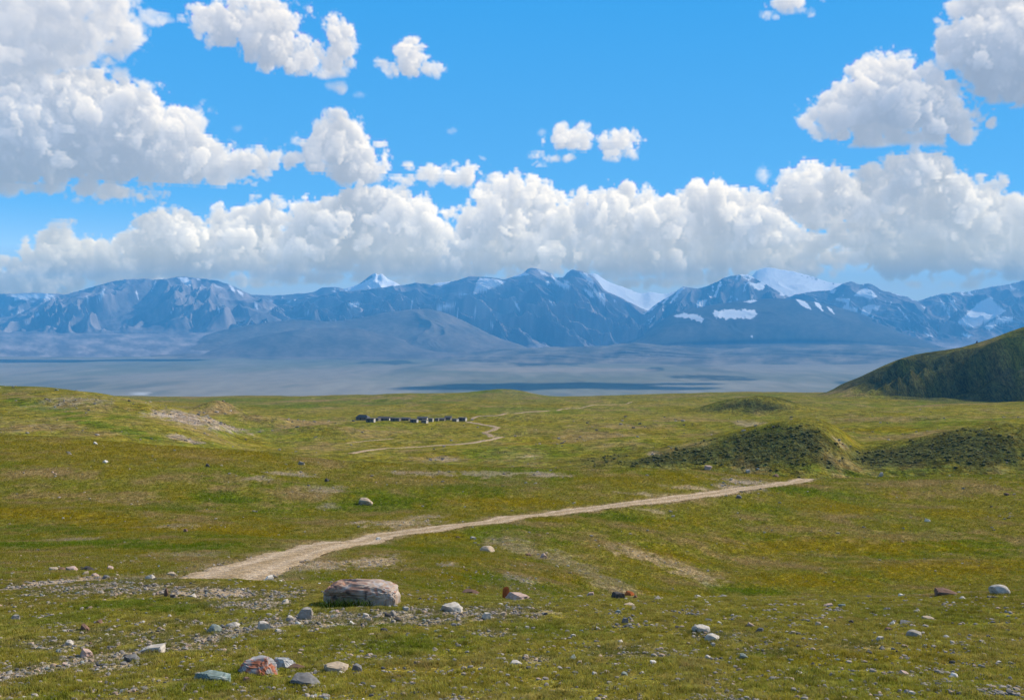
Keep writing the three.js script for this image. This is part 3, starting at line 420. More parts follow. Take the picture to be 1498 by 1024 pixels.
/** A mountain: crest line [X, y] at distance Dr, foot line at Df, gullied face, snow fields lying on it (each an outline in bearing and height, or streaks in the gullies). */
function ridged(x, y, oct) { let s = 0, a = 0.5, f = 1, w = 1; for (let i = 0; i < oct; i++) { const n = 1 - Math.abs(p2(x * f + i * 7.7, y * f + i * 3.1)) * 1.55, q = n * n * w; s += a * q; w = clamp(q * 1.7); a *= 0.5; f *= 2.1; } return s; }
function mountain(name, label, { crest, foot, Df, Dr, cols, rows, gully = 90, width = 620, slant = 0, bend = 1, rock = [0.17, 0.155, 0.155], pale = [0.40, 0.335, 0.30], snow = [], streak = null, seed = 1, cap = null, soft = 0, apron = 2200 }) {
  const cc = curve(crest), fc = curve(foot), Xa = crest[0][0], Xb = crest[crest.length - 1][0], back = Math.round(rows * 0.16), fan = Math.round(rows * 0.16), R = rows + back + fan, n = (R + 1) * (cols + 1);
  const beds = snow.map(([pts, str = 1, fuzz = 1]) => ({ pts, str, fuzz, x0: Math.min(...pts.map((p) => p[0])), x1: Math.max(...pts.map((p) => p[0])), y0: Math.min(...pts.map((p) => p[1])), y1: Math.max(...pts.map((p) => p[1])) }));
  const pos = new Float32Array(n * 3), col = new Float32Array(n * 3), idx = [];
  for (let j = 0, k = 0; j <= R; j++) for (let i = 0; i <= cols; i++, k++) {
    const X = lerp(Xa, Xb, i / cols), t = (j - fan) / rows, D = t < 0 ? Df + t * rows / fan * apron : lerp(Df, Dr, t), wx = (X - CX) / F * D, sx = (X - CX) / F * Dr;
    const hr = (HY - cc(X)) / F * Dr, hf = (HY - fc(X)) / F * Df, T = clamp(t), rise = Math.max(hr - hf, 1), m = T * (Dr - Df);
    let h = hf + (hr - hf) * Math.pow(T, bend);
    const u = sx + slant * m, w = fbm(sx / 1900 + seed * 3.7, m / 1900 + seed, 3) * width * 1.3;
    const big = clamp(rise / 650), env = Math.min(1, T * 4) * Math.pow(1 - T, 0.55) * 1.25;
    const rg = ridged((u + w) / width / 1.6 + seed * 11.3, (m + w * 0.5) / width / 3.4 + seed, 6);
    const r1 = rg * 2 - 1, r2 = 1 - 2 * Math.abs(p2((u + w * 1.3) / (width * 0.4) + seed * 5.1, m / width / 2.2)), r3 = 1 - 2 * Math.abs(p2((u + w * 1.5) / (width * 0.16), m / width / 0.7 + seed));
    const fine = fbm(sx / 90 + seed, D / 130, 3);
    h += big * gully * env * (1 - soft * 0.5) * (r1 * 2.3 + r2 * 0.16 + 0.1) + (1 - soft) * (5 + 9 * T) * fine * sstep(0.02, 0.2, T);
    h += (1 - soft) * 16 * fbm(sx / 160 + seed * 2, 3.3, 3) * sstep(0.8, 1, T);
    if (t > 1) h -= (t - 1) * rise * 2.2 + 30 * (t - 1);
    if (t < 0) { const s = 1 + t * rows / fan, p = plainH(D) - 25; h = p + (h - p) * Math.pow(s, 1.5); }
    pos[k * 3] = wx; pos[k * 3 + 1] = h; pos[k * 3 + 2] = -D;
    const g = fbm(sx / 420 + seed * 9, D / 900 + seed, 4), y = HY - h / D * F; let c = mix3(rock, pale, clamp(0.4 + g * 1.6));
    c = c.map((v) => v * (1 + 0.35 * fine));
    let sn = 0; const e = fbm(sx / 70 + 3, h / 60, 3) + 0.5 * fbm(sx / 260 + 8, h / 200, 2);
    for (const { pts, str, fuzz, x0, x1, y0, y1 } of beds) {
      if (X < x0 - 6 || X > x1 + 6 || y < y0 - 5 || y > y1 + 5) continue;
      let inside = false, d = 1e9;
      for (let a = 0, b = pts.length - 1; a < pts.length; b = a++) {
        const [xa, ya] = pts[a], [xb, yb] = pts[b]; if ((ya > y) !== (yb > y) && X < (xb - xa) * (y - ya) / (yb - ya) + xa) inside = !inside;
        const q = clamp(((X - xa) * (xb - xa) + (y - ya) * (yb - ya)) / ((xb - xa) ** 2 + (yb - ya) ** 2 + 1e-9)); d = Math.min(d, Math.hypot(X - xa - q * (xb - xa), y - ya - q * (yb - ya)));
      }
      sn = Math.max(sn, str * sstep(-0.5, 0.5, (inside ? d : -d) + e * 1.6 * fuzz));
    }
    if (streak) sn = Math.max(sn, streak(X, y, T, r1, r2, r3, e, g));
    if (cap) sn = Math.max(sn, cap(X, y, T, e, g, r2));
    c = mix3(c, SNOW, sn); col[k * 3] = c[0]; col[k * 3 + 1] = c[1]; col[k * 3 + 2] = c[2];
    if (i < cols && j < R) { const a = k, b = k + 1, d = k + cols + 1, e2 = d + 1; idx.push(a, b, d, b, e2, d); }
  }
  const geo = new THREE.BufferGeometry(); geo.setAttribute('position', new THREE.BufferAttribute(pos, 3)); geo.setAttribute('color', new THREE.BufferAttribute(col, 3)); geo.setIndex(idx); geo.computeVertexNormals();
  add(new THREE.Mesh(geo, new THREE.MeshPhysicalMaterial({ vertexColors: true, roughness: 0.95, specularIntensity: 0 })), name, label, '', '', 'structure');
}
const sliver = (x0, y0, x1, y1, w) => { const L = Math.hypot(x1 - x0, y1 - y0), nx = -(y1 - y0) / L * w / 2, ny = (x1 - x0) / L * w / 2, mx = (x0 + x1) / 2, my = (y0 + y1) / 2; return [[x0, y0], [mx + nx, my + ny], [x1 + nx * 0.5, y1 + ny * 0.5], [x1, y1], [mx - nx, my - ny]]; };
// far snow peaks and ice fields
mountain('snow_peak', 'sharp white snow peak rising behind the blue ridges', { crest: [[470, 452], [498, 425], [512, 420], [522, 417], [535, 408], [540, 404], [549, 399.5], [553, 402], [558, 401], [566, 407], [578, 413], [592, 421], [620, 445]], foot: [[470, 470], [620, 470]], Df: 18800, Dr: 22000, cols: 200, rows: 90, gully: 70, width: 330, seed: 3, cap: (X, y, T, e, g, r2) => sstep(0.15, 0.5, 1.0 - 0.9 * sstep(-0.1, 0.7, -r2) * (X < 552 ? 1 : 0.5) + e * 0.9 - (X > 522 && X < 545 && y < 418 && X - 522 < (418 - y) * 1.9 ? 0.85 : 0)) });
mountain('snow_ridge', 'low white snow line just showing behind the middle ridge', { crest: [[610, 430], [640, 414], [662, 412], [690, 413], [720, 425]], foot: [[610, 450], [720, 450]], Df: 20500, Dr: 22000, cols: 100, rows: 30, gully: 20, seed: 8, cap: () => 1 });
mountain('glacier', 'broad pale ice field filling the gap between two peaks', { crest: [[850, 405], [868, 400], [890, 412], [915, 421], [940, 429], [952, 427], [972, 430], [990, 426], [1015, 424], [1050, 430]], foot: [[850, 470], [1050, 470]], Df: 19800, Dr: 22800, cols: 220, rows: 110, gully: 26, width: 800, soft: 0.4, seed: 12, cap: (X, y, T, e, g) => 1 - 0.8 * sstep(0.1, 0.3, e + 0.6 * (T - 0.97) * 10 - 0.25) * sstep(0.9, 0.99, T) });
mountain('snow_dome', 'rounded bright white snow dome above the right hand ridges', { crest: [[1070, 425], [1098, 406], [1108, 396], [1125, 391.5], [1145, 394.5], [1165, 398], [1190, 405], [1215, 413], [1250, 416], [1290, 428]], foot: [[1070, 460], [1290, 460]], Df: 19600, Dr: 22800, cols: 240, rows: 90, gully: 34, width: 900, soft: 0.4, seed: 15, cap: (X, y, T, e, g) => 1 - 0.8 * sstep(0.1, 0.25, e) * (X > 1160 && T > 0.92 ? 1 : 0) });
// plateau ridges behind
mountain('far_ridge', 'flat topped blue ridge with thin snow lines behind the left massif', { crest: [[-300, 415], [-100, 424], [15, 429.5], [50, 428.5], [82, 430], [130, 432], [330, 432], [360, 431], [395, 432], [430, 430], [455, 428], [472, 421], [490, 420], [510, 424], [560, 428], [640, 430], [700, 440]], foot: [[-300, 480], [700, 480]], Df: 20000, Dr: 22000, cols: 480, rows: 64, gully: 90, width: 500, seed: 18, cap: (X, y, T, e, g, r2) => sstep(0.45, 0.8, (T > 0.72 ? 0.35 : 0.1) + e * 1.1 + g * 0.9 - 0.35 * r2), snow: [[[[18, 431], [50, 429], [80, 432], [70, 437], [40, 436], [20, 440]]], [sliver(430, 438, 438, 448, 5)], [sliver(22, 462, 34, 454, 3)]] });
mountain('mountain', 'blue grey peak streaked with snow below the white dome', { crest: [[930, 470], [960, 445], [985, 430], [1000, 419.5], [1020, 422], [1045, 414], [1070, 403.5], [1092, 401.5], [1110, 410], [1128, 420], [1150, 432], [1200, 460]], foot: [[930, 490], [1200, 490]], Df: 17800, Dr: 20200, cols: 420, rows: 150, gully: 120, width: 430, slant: -0.4, seed: 22, rock: [0.10, 0.095, 0.095], streak: (X, y, T, r1, r2, r3, e) => sstep(0.42, 0.6, -r2 * 0.62 + 0.28 * T + e * 0.6 + 0.26 + (X > 1030 && X < 1120 ? 0.08 : -0.04)) * sstep(0.15, 0.4, T), snow: [[[[1020, 440], [1035, 438], [1030, 450], [1018, 446]]]] });
mountain('mountain', 'steep blue mountain with a bright fan of snow gullies above the dark hill', { crest: [[1300, 470], [1335, 445], [1360, 435], [1380, 430], [1400, 428], [1415, 427], [1430, 424], [1450, 420], [1470, 417], [1483, 414], [1540, 402], [1620, 398], [1750, 420]], foot: [[1300, 500], [1750, 505]], Df: 16500, Dr: 20500, cols: 480, rows: 140, gully: 90, width: 520, slant: 0.5, seed: 27, streak: (X, y, T, r1, r2, r3, e) => sstep(0.26, 0.46, -r2 * 0.62 - r3 * 0.25 + e * 0.55 + 0.32) * sstep(1368, 1385, X) * sstep(0.45, 0.62, T) * (X > 1480 ? 0.6 : 1), snow: [[[[1402, 470], [1420, 455], [1436, 440], [1450, 433], [1458, 445], [1472, 455], [1455, 466], [1430, 478], [1412, 478]], 1, 1.6], [[[1440, 478], [1462, 464], [1483, 462], [1483, 470], [1460, 474], [1448, 484]], 0.9, 1.6], [[[1405, 488], [1425, 490], [1418, 494]], 1], [sliver(1375, 436, 1385, 452, 4)], [sliver(1386, 432, 1402, 455, 4)]] });
// main fronts
mountain('mountain', 'broad blue massif on the left with dark gullies and a snow flecked summit', { crest: [[-400, 480], [-200, 474], [-60, 468], [15, 462], [50, 449], [90, 433], [120, 424], [150, 415.5], [175, 410], [195, 408], [215, 409], [240, 408.5], [252, 406], [264, 404.5], [280, 406], [296, 408], [318, 411], [340, 418], [352, 424], [370, 433], [395, 444], [430, 460], [470, 480]], foot: [[-400, 490], [120, 488], [270, 489], [330, 484], [470, 492]], Df: 17200, Dr: 20200, cols: 580, rows: 150, apron: 4600, gully: 150, width: 640, slant: -0.5, seed: 31, bend: 0.9, streak: (X, y, T, r1, r2, r3, e, g) => sstep(0.5, 0.66, -r3 * 0.5 + e * 0.9 + g * 0.4 + 0.12 * T) * sstep(270, 300, X) * sstep(0.4, 0.7, T) * 0.9, snow: [[sliver(153, 421, 143, 441, 5)], [sliver(126, 432, 128, 442, 2.5)], [[[258, 406], [270, 405], [280, 411], [277, 420], [268, 414]], 1, 1.6], [[[283, 407], [300, 409], [292, 411]], 1, 1.5], [sliver(334, 416, 345, 428, 5)], [sliver(346, 424, 356, 432, 5)], [sliver(198, 425, 202, 438, 3)], [sliver(49, 464, 56, 458, 4)], [sliver(35, 474, 41, 470, 2.5)], [sliver(248, 452, 250, 458, 2)], [sliver(372, 441, 377, 453, 5)], [sliver(318, 448, 321, 458, 3)], [sliver(228, 410, 221, 426, 2)]] });
mountain('mountain', 'long central ridge rising to twin snow patched summits', { crest: [[230, 505], [290, 487], [350, 464], [400, 449], [450, 437], [480, 430], [520, 425], [560, 420], [590, 417], [610, 414], [640, 418], [665, 411], [690, 404.5], [712, 405], [736, 408], [755, 403], [765, 399], [775, 392], [786, 393], [796, 396], [806, 400.5], [815, 406], [823, 406], [831, 398], [838, 394.5], [850, 396.5], [864, 402], [876, 413], [885, 424], [905, 434], [925, 444], [945, 454], [957, 463], [975, 482], [1010, 510]], foot: [[230, 512], [400, 492], [560, 490], [640, 500], [760, 512], [860, 512], [1010, 512]], Df: 16000, Dr: 20600, cols: 780, rows: 165, gully: 150, width: 560, slant: 0.9, seed: 41, bend: 1.05, streak: (X, y, T, r1, r2, r3, e, g) => Math.max(sstep(0.56, 0.7, -r3 * 0.45 + e * 1.0 + g * 0.3) * sstep(835, 880, X) * sstep(0.35, 0.6, T), sstep(0.66, 0.78, -r3 * 0.4 + e * 1.2 + g * 0.3) * sstep(0.55, 0.75, T) * sstep(640, 700, X)), snow: [[[[692, 431], [697, 414], [702, 406], [722, 408], [740, 412], [728, 419], [710, 425]], 1, 0.6], [[[738, 405], [757, 399], [768, 399], [775, 402], [750, 406]], 1], [[[786, 394], [795, 396], [802, 404], [793, 402]], 0.8], [[[806, 402], [815, 409], [824, 414], [836, 418], [834, 422], [826, 423], [815, 416]], 1], [[[823, 409], [831, 410], [835, 416], [828, 415]], 1], [[[798, 412], [803, 410], [805, 416], [801, 418]], 1], [[[847, 398], [858, 400], [868, 410], [869, 417], [857, 409]], 1, 0.8], [sliver(858, 412, 872, 424, 4)], [[[853, 422], [864, 424], [869, 434], [864, 435]], 1, 1.4], [[[868, 425], [886, 430], [885, 447], [879, 440]], 1, 1.4], [sliver(749, 436, 761, 454, 3)], [[[637, 452], [643, 447], [671, 443], [660, 449], [648, 453], [640, 460]], 1, 0.6], [sliver(670, 452, 668, 473, 3)], [sliver(697, 452, 694, 462, 3)], [sliver(803, 438, 809, 446, 3)], [[[506, 444], [526, 442], [526, 447], [514, 450]], 1], [sliver(444, 461, 452, 455, 3)], [sliver(604, 433, 601, 455, 2.5)], [sliver(664, 431, 684, 430, 2.5)], [sliver(718, 472, 720, 478, 4)], [sliver(896, 437, 902, 442, 3)]] });
mountain('mountain', 'dark snow blotched summit ridge right of the ice field', { crest: [[1110, 470], [1150, 436], [1185, 427], [1215, 424], [1232, 416], [1245, 412], [1258, 416], [1272, 415], [1290, 424], [1312, 430], [1335, 437], [1347, 443], [1365, 458], [1390, 478], [1410, 496], [1450, 515]], foot: [[1110, 505], [1300, 505], [1450, 516]], Df: 16500, Dr: 19500, cols: 430, rows: 160, gully: 100, width: 620, slant: 0.9, seed: 52, streak: (X, y, T, r1, r2, r3, e) => sstep(0.55, 0.68, e * 1.3 - r3 * 0.3 + 0.1 * T) * sstep(0.55, 0.8, T), snow: [[[[1215, 424], [1224, 423], [1221, 430], [1215, 428]], 1], [[[1249, 433], [1258, 425], [1266, 421], [1276, 425], [1284, 434], [1274, 438], [1262, 434]], 1, 0.8], [[[1223, 436], [1244, 437], [1243, 448], [1256, 451], [1254, 460], [1246, 463], [1235, 462], [1233, 450], [1240, 443], [1224, 440]], 1, 0.6], [[[1260, 462], [1262, 450], [1272, 445], [1290, 447], [1283, 455], [1277, 452], [1268, 466]], 0.85, 1.2], [sliver(1305, 428, 1320, 432, 4)], [sliver(1330, 435, 1341, 440, 4)], [sliver(1345, 444, 1393, 481, 6)], [sliver(1349, 484, 1377, 502, 4)], [sliver(1313, 448, 1332, 470, 2.5)], [sliver(1272, 470, 1280, 460, 2)]] });
// foothills in front
mountain('foothill', 'smooth dark rounded hill with two long snow beds under its brow', { crest: [[890, 512], [930, 494], [960, 474], [990, 457], [1020, 450], [1055, 444], [1090, 440], [1130, 436.5], [1170, 438], [1210, 446], [1250, 456], [1290, 470], [1330, 486], [1380, 502], [1440, 512]], foot: [[890, 514], [1000, 505], [1200, 502], [1440, 514]], Df: 15200, Dr: 17600, cols: 420, rows: 100, gully: 22, width: 900, soft: 0.7, seed: 61, bend: 0.62, rock: [0.085, 0.08, 0.065], pale: [0.13, 0.115, 0.09], snow: [[[[1042, 458], [1050, 454], [1080, 453], [1104, 453], [1109, 459], [1100, 466], [1070, 466], [1050, 465]], 0.95, 3.2], [[[986, 462], [1000, 457], [1022, 461], [1031, 467], [1026, 471], [1008, 466]], 0.85, 3], [[[1087, 442], [1102, 438], [1108, 440], [1100, 443]], 1], [sliver(1163, 436, 1188, 452, 8)], [sliver(1188, 434, 1205, 455, 6)], [sliver(1211, 449, 1221, 459, 4)], [[[1097, 492], [1101, 491], [1101, 494]], 1]] });
mountain('foothill', 'pale brown rolling foothill below the central ridge', { crest: [[220, 512], [270, 500], [330, 482], [380, 473], [430, 468], [480, 470], [520, 466], [560, 458], [600, 453], [625, 452], [645, 456], [680, 470], [720, 490], [780, 510]], foot: [[220, 516], [500, 514], [780, 516]], Df: 14200, Dr: 16600, cols: 420, rows: 110, gully: 40, width: 900, soft: 0.5, seed: 71, apron: 1800, bend: 0.85, rock: [0.14, 0.12, 0.095], pale: [0.22, 0.18, 0.14], snow: [[[[345, 468], [353, 466], [356, 470], [350, 473]], 1], [[[414, 495], [424, 493], [428, 496], [420, 498]], 0.9], [sliver(445, 499, 452, 498, 3)], [sliver(393, 500, 400, 499, 2.5)]] });
mountain('foothill', 'low rounded foothill rising from the hazy plain', { crest: [[260, 522], [330, 504], [390, 490], [450, 481], [500, 479], [550, 486], [600, 500], [660, 518]], foot: [[260, 523], [660, 521]], Df: 13200, Dr: 14800, cols: 260, rows: 80, gully: 16, width: 900, soft: 0.7, seed: 75, apron: 1500, bend: 0.9, rock: [0.12, 0.105, 0.085], pale: [0.20, 0.165, 0.13] });
mountain('moraine', 'rumpled brown moraine hills spilling onto the plain', { crest: [[560, 530], [640, 520], [720, 512], [800, 508], [880, 506], [920, 502], [990, 506], [1060, 510], [1150, 506], [1250, 504], [1350, 508], [1500, 512], [1700, 520]], foot: [[560, 534], [800, 530], [1100, 528], [1700, 530]], Df: 11800, Dr: 14400, cols: 460, rows: 90, gully: 60, width: 420, slant: 2, soft: 0.2, seed: 83, apron: 1200, bend: 0.85, rock: [0.12, 0.11, 0.08], pale: [0.26, 0.215, 0.155] });

// ------------------------------------------------------------------ clouds high above and beside the view, whose shadows lie on the plain; two low ones added to darken hill and knoll
function cloudBody(px, D, h, rise, lobes, seed, label) {
  const t = rise / SUN.y, cx = (px - CX) / F * D + SUN.x * t, cz = -D + SUN.z * t, cy = h + rise, parts = [];
  for (const [dx, dz, rx, rz] of lobes) {
    const g = new THREE.IcosahedronGeometry(1, 12), p = g.attributes.position;
    for (let i = 0; i < p.count; i++) { const x = p.getX(i), y = p.getY(i), z = p.getZ(i), k = 1 + 0.45 * fbm(x * 2 + seed + dx, z * 2 + y * 2, 4); p.setXYZ(i, dx + x * rx * k, (y > 0 ? y : y * 0.25) * Math.min(rx, rz) * 0.45 * k, dz + z * rz * k); }
    parts.push(g);
  }
  const g = mergeGeometries(parts); g.computeVertexNormals();
  const m = new THREE.Mesh(g, new THREE.MeshStandardMaterial({ color: new THREE.Color().setRGB(0.9, 0.9, 0.9), roughness: 1 })); m.position.set(cx, cy, cz);
  add(m, 'cloud', label, '', '', 'structure');
}
cloudBody(790, 7500, -510, 7500, [[-700, 200, 420, 200], [-250, 0, 520, 380], [350, -100, 560, 330], [900, 200, 420, 200], [1200, -300, 300, 140]], 1, 'high white cloud above the plain, out of view');
cloudBody(60, 12300, -500, 9000, [[-700, 0, 600, 420], [100, 100, 600, 380], [900, -100, 400, 240]], 5, 'high white cloud beyond the plain, out of view');
cloudBody(235, 12600, -500, 9000, [[-300, 0, 320, 260], [250, 100, 380, 280]], 9, 'small high white cloud beyond the plain, out of view');
cloudBody(1450, 1215, -60, 1300, [[-25, 40, 50, 36], [50, 30, 84, 56], [150, 40, 100, 70], [40, -70, 100, 24], [-120, -40, 60, 16]], 13, 'added low cloud darkening the hill face, out of view');  // unseen cloud added to darken the hill face
cloudBody(1098, 770, -68, 900, [[-16, 0, 22, 14], [16, 4, 26, 16]], 17, 'added cloud scrap darkening the basin knoll, out of view');  // unseen cloud added to darken the knoll

// ------------------------------------------------------------------ stones
function rockGeo(seed, { detail = 7, box = 0.8, rough = 0.16, cuts = 7, fine = 0.075, tone = 0.42 } = {}) {
  const R = rng(seed * 97 + 5), src = new THREE.IcosahedronGeometry(1, detail); src.deleteAttribute('uv'); src.deleteAttribute('normal');
  const g = mergeVertices(src, 1e-4), p = g.attributes.position, col = new Float32Array(p.count * 3), planes = [];
  for (let i = 0; i < cuts; i++) { const a = R() * 6.283, y = R() * 1.3 - 0.25, q = Math.sqrt(Math.max(0, 1 - Math.min(1, y * y))); planes.push([q * Math.cos(a), y, q * Math.sin(a), 0.42 + R() * 0.38]); }
  for (let i = 0; i < p.count; i++) {
    let x = p.getX(i), y = p.getY(i), z = p.getZ(i); const ox = x, oy = y, oz = z;
    x = Math.sign(x) * Math.abs(x) ** box; y = Math.sign(y) * Math.abs(y) ** box; z = Math.sign(z) * Math.abs(z) ** box;
    const k = 1 + rough * (p3(ox * 1.3 + seed, oy * 1.3, oz * 1.3) + 0.5 * p3(ox * 2.9, oy * 2.9 + seed, oz * 2.9)) * 1.5; x *= k; y *= k; z *= k;
    for (const [a, b, c, o] of planes) { const d = a * x + b * y + c * z - o; if (d > 0) { x -= a * d * 0.86; y -= b * d * 0.86; z -= c * d * 0.86; } }
    const f = 1 + fine * (p3(ox * 4, oy * 4, oz * 4 + seed) + 0.7 * p3(ox * 9, oy * 9, oz * 9)); p.setXYZ(i, x * f, y * f, z * f);
    const v = 1 + tone * (p3(ox * 3 + 9, oy * 3, oz * 3 + seed) + 0.9 * p3(ox * 9, oy * 9, oz * 9)), q = 0.06 * p3(ox * 2, oy * 2 + seed, oz * 2); col[i * 3] = v * (1 + q); col[i * 3 + 1] = v; col[i * 3 + 2] = v * (1 - q);
  }
  g.setAttribute('color', new THREE.BufferAttribute(col, 3)); g.computeBoundingBox();
  const b = g.boundingBox, sx = 2 / (b.max.x - b.min.x), sz = 2 / (b.max.z - b.min.z), sy = 1.45 / (b.max.y - b.min.y); g.translate(-(b.max.x + b.min.x) / 2, -b.min.y, -(b.max.z + b.min.z) / 2); g.scale(sx, sy, sz); g.translate(0, -0.45, 0);   // half width 1, top at 1, foot 0.45 under the ground
  const out = detail > 2 ? toCreasedNormals(g, 0.42) : (g.computeVertexNormals(), g); return out;
}
const STONES = Array.from({ length: 14 }, (_, i) => rockGeo(i + 1, { detail: 7, box: 0.6 + (i % 4) * 0.13, cuts: 8 + i % 6, rough: 0.24 }));
const matte = (c, o) => new THREE.MeshPhysicalMaterial({ color: new THREE.Color().setRGB(...c), vertexColors: true, roughness: 0.95, specularIntensity: 0.1, ...o });
const SM = { pale: matte([0.43, 0.375, 0.31]), grey: matte([0.27, 0.235, 0.195]), dark: matte([0.075, 0.066, 0.06]), tan: matte([0.38, 0.29, 0.20]), pink: matte([0.40, 0.28, 0.225]), teal: matte([0.21, 0.23, 0.195]), rust: matte([0.34, 0.095, 0.03]), brown: matte([0.17, 0.10, 0.07]), white: matte([0.64, 0.57, 0.48]), slate: matte([0.155, 0.145, 0.135]) };
/** A stone whose foot shows at (x, y), w wide and h high in the picture plane, set on the ground there. */
function stone(name, x, y, w, h, variant, m, label, group, deep = 0.8, turn = 0) {
  const p = hit(x, y), s = p.D / F, o = new THREE.Mesh(typeof variant === 'number' ? STONES[variant % STONES.length] : variant, SM[m] ?? m);
  const hw = w * s / 2; o.position.set(p.x, groundH(p.x, p.D + hw * deep * 0.6) - 0.004, -p.D - hw * deep * 0.6); o.scale.set(hw, Math.max(h * s, hw * 0.3), hw * deep); o.rotation.y = turn;
  return add(o, name, label, 'stone', group);
}
// the big boulder: pink granite, flat topped, with rusty lichen
{
  const src = new THREE.IcosahedronGeometry(1, 34); src.deleteAttribute('uv'); src.deleteAttribute('normal');
  const g = mergeVertices(src, 1e-5), p = g.attributes.position, col = new Float32Array(p.count * 3);
  for (let i = 0; i < p.count; i++) {
    const a = p.getX(i), b = p.getY(i), c = p.getZ(i); let x = Math.sign(a) * Math.abs(a) ** 0.55, y = Math.sign(b) * Math.abs(b) ** 0.5, z = Math.sign(c) * Math.abs(c) ** 0.6;
    const k = 1 + 0.10 * p3(a * 1.6 + 3, b * 1.6, c * 1.6) + 0.05 * p3(a * 4, b * 4 + 8, c * 4) + 0.05 * Math.abs(p3(a * 6 + 2, b * 6, c * 6)) + 0.03 * p3(a * 13, b * 13, c * 13) + 0.016 * p3(a * 29, b * 29, c * 29); x *= k; z *= k; y *= 1 + 0.08 * p3(a * 3 + 1, 4, c * 3) + 0.04 * p3(a * 9, 7, c * 9);
    if (x < -0.2) y *= 1 + (x + 0.2) * (y > 0 ? 0.10 : 0.35);                  // the left end lifts off the ground
    if (z > 0.2 && x < 0.25 && y < 0.75) z -= 0.28 * sstep(0.2, 0.9, z) * sstep(0.75, 0.1, y) * sstep(0.25, -0.15, x);   // hollow front
    const crack = Math.exp(-((((y - 0.42 - 0.22 * x + 0.12 * p2(a * 3, 2))) / 0.035) ** 2)) * sstep(-0.1, 0.3, z) * (x < 0.3 ? 1 : 0); z -= 0.06 * crack;
    const ledge = sstep(0.05, 0.2, p2(a * 3.3 + 9, c * 3.3)) * (y > 0.6 && x < 0.1 ? 1 : 0); y -= 0.10 * ledge;
    p.setXYZ(i, x, y, z);
    const U = x * 0.95, V = y * 0.5, Q = z * 0.52, n1 = p3(U * 3.4 + 4, V * 3.4, Q * 3.4), n2 = p3(U * 9, V * 9 + 2, Q * 9), n3 = p3(U * 30, V * 30, Q * 30);
    let q = mix3([0.36, 0.25, 0.18], [0.44, 0.35, 0.28], sstep(-0.2, 0.3, n1)); q = mix3(q, [0.33, 0.31, 0.30], 0.7 * sstep(0.05, 0.3, n2 + (y > 0.5 ? 0.12 : -0.1)));
    q = mix3(q, [0.28, 0.12, 0.065], 0.8 * sstep(-0.05, 0.22, n1 * 0.8 + n2 * 0.9 - 0.12 - x * 0.38 + (y > 0.55 ? 0.16 : -0.12))); q = mix3(q, [0.045, 0.04, 0.04], 0.85 * sstep(0.2, 0.36, p3(U * 6 + 7, V * 6, Q * 6) + 0.35 * n3 - (x > 0.3 ? 0.3 : 0)));
    const v = 1 + 0.34 * n3 + 0.15 * n2; for (let j = 0; j < 3; j++) col[i * 3 + j] = q[j] * v;
  }
  g.setAttribute('color', new THREE.BufferAttribute(col, 3)); g.computeVertexNormals();
  const at = hit(525, 887), s = at.D / F, o = new THREE.Mesh(g, new THREE.MeshPhysicalMaterial({ vertexColors: true, roughness: 0.92, specularIntensity: 0.35 }));
  o.scale.set(54 * s, 25 * s, 30 * s); o.position.set(at.x, groundH(at.x, at.D + 26 * s) + 10 * s, -at.D - 26 * s); o.rotation.set(0, -0.12, -0.02);
  add(o, 'boulder', 'big flat topped pink granite boulder with rusty red lichen', 'boulder');
}
// slabs in front with lichen
const lichenSlab = (seed, base, spot, level, dir) => { const g = rockGeo(seed, { detail: 18, box: 0.7, cuts: 9, rough: 0.26, fine: 0.09, tone: 0.45 }), p = g.attributes.position, c = g.attributes.color; for (let i = 0; i < p.count; i++) { const x = p.getX(i), y = p.getY(i), z = p.getZ(i), n = 0.8 * p3(x * 3, y * 2 + seed, z * 3) + 0.5 * p3(x * 9, y * 5, z * 9), w = 0.85 * sstep(level, level + 0.35, n + dir(x, y, z)), q = mix3(base, spot, w), v = c.getY(i) * (1 + 0.3 * p3(x * 22, y * 22, z * 22)); c.setXYZ(i, q[0] * v, q[1] * v, q[2] * v); } return g; };
const ownColour = new THREE.MeshPhysicalMaterial({ vertexColors: true, roughness: 0.95, specularIntensity: 0.1 });
stone('stone', 372, 987, 62, 23, lichenSlab(41, [0.28, 0.26, 0.25], [0.36, 0.10, 0.035], 0.02, (x, y, z) => (z > 0 ? 0.25 : -0.4) + x * 0.25), ownColour, 'low grey slab with a burnt orange face in the foreground grass', null, 0.7);
stone('stone', 412, 978, 34, 14, lichenSlab(44, [0.34, 0.33, 0.31], [0.42, 0.20, 0.13], 0.25, (x) => -x * 0.4), ownColour, 'pale grey slab leaning behind the orange faced slab', null, 0.7);
stone('stone', 306, 999, 64, 16, lichenSlab(47, [0.17, 0.215, 0.19], [0.30, 0.31, 0.27], 0.15, (x) => x * 0.2), ownColour, 'flat blue green stone slab beside the orange faced slab', null, 0.7);
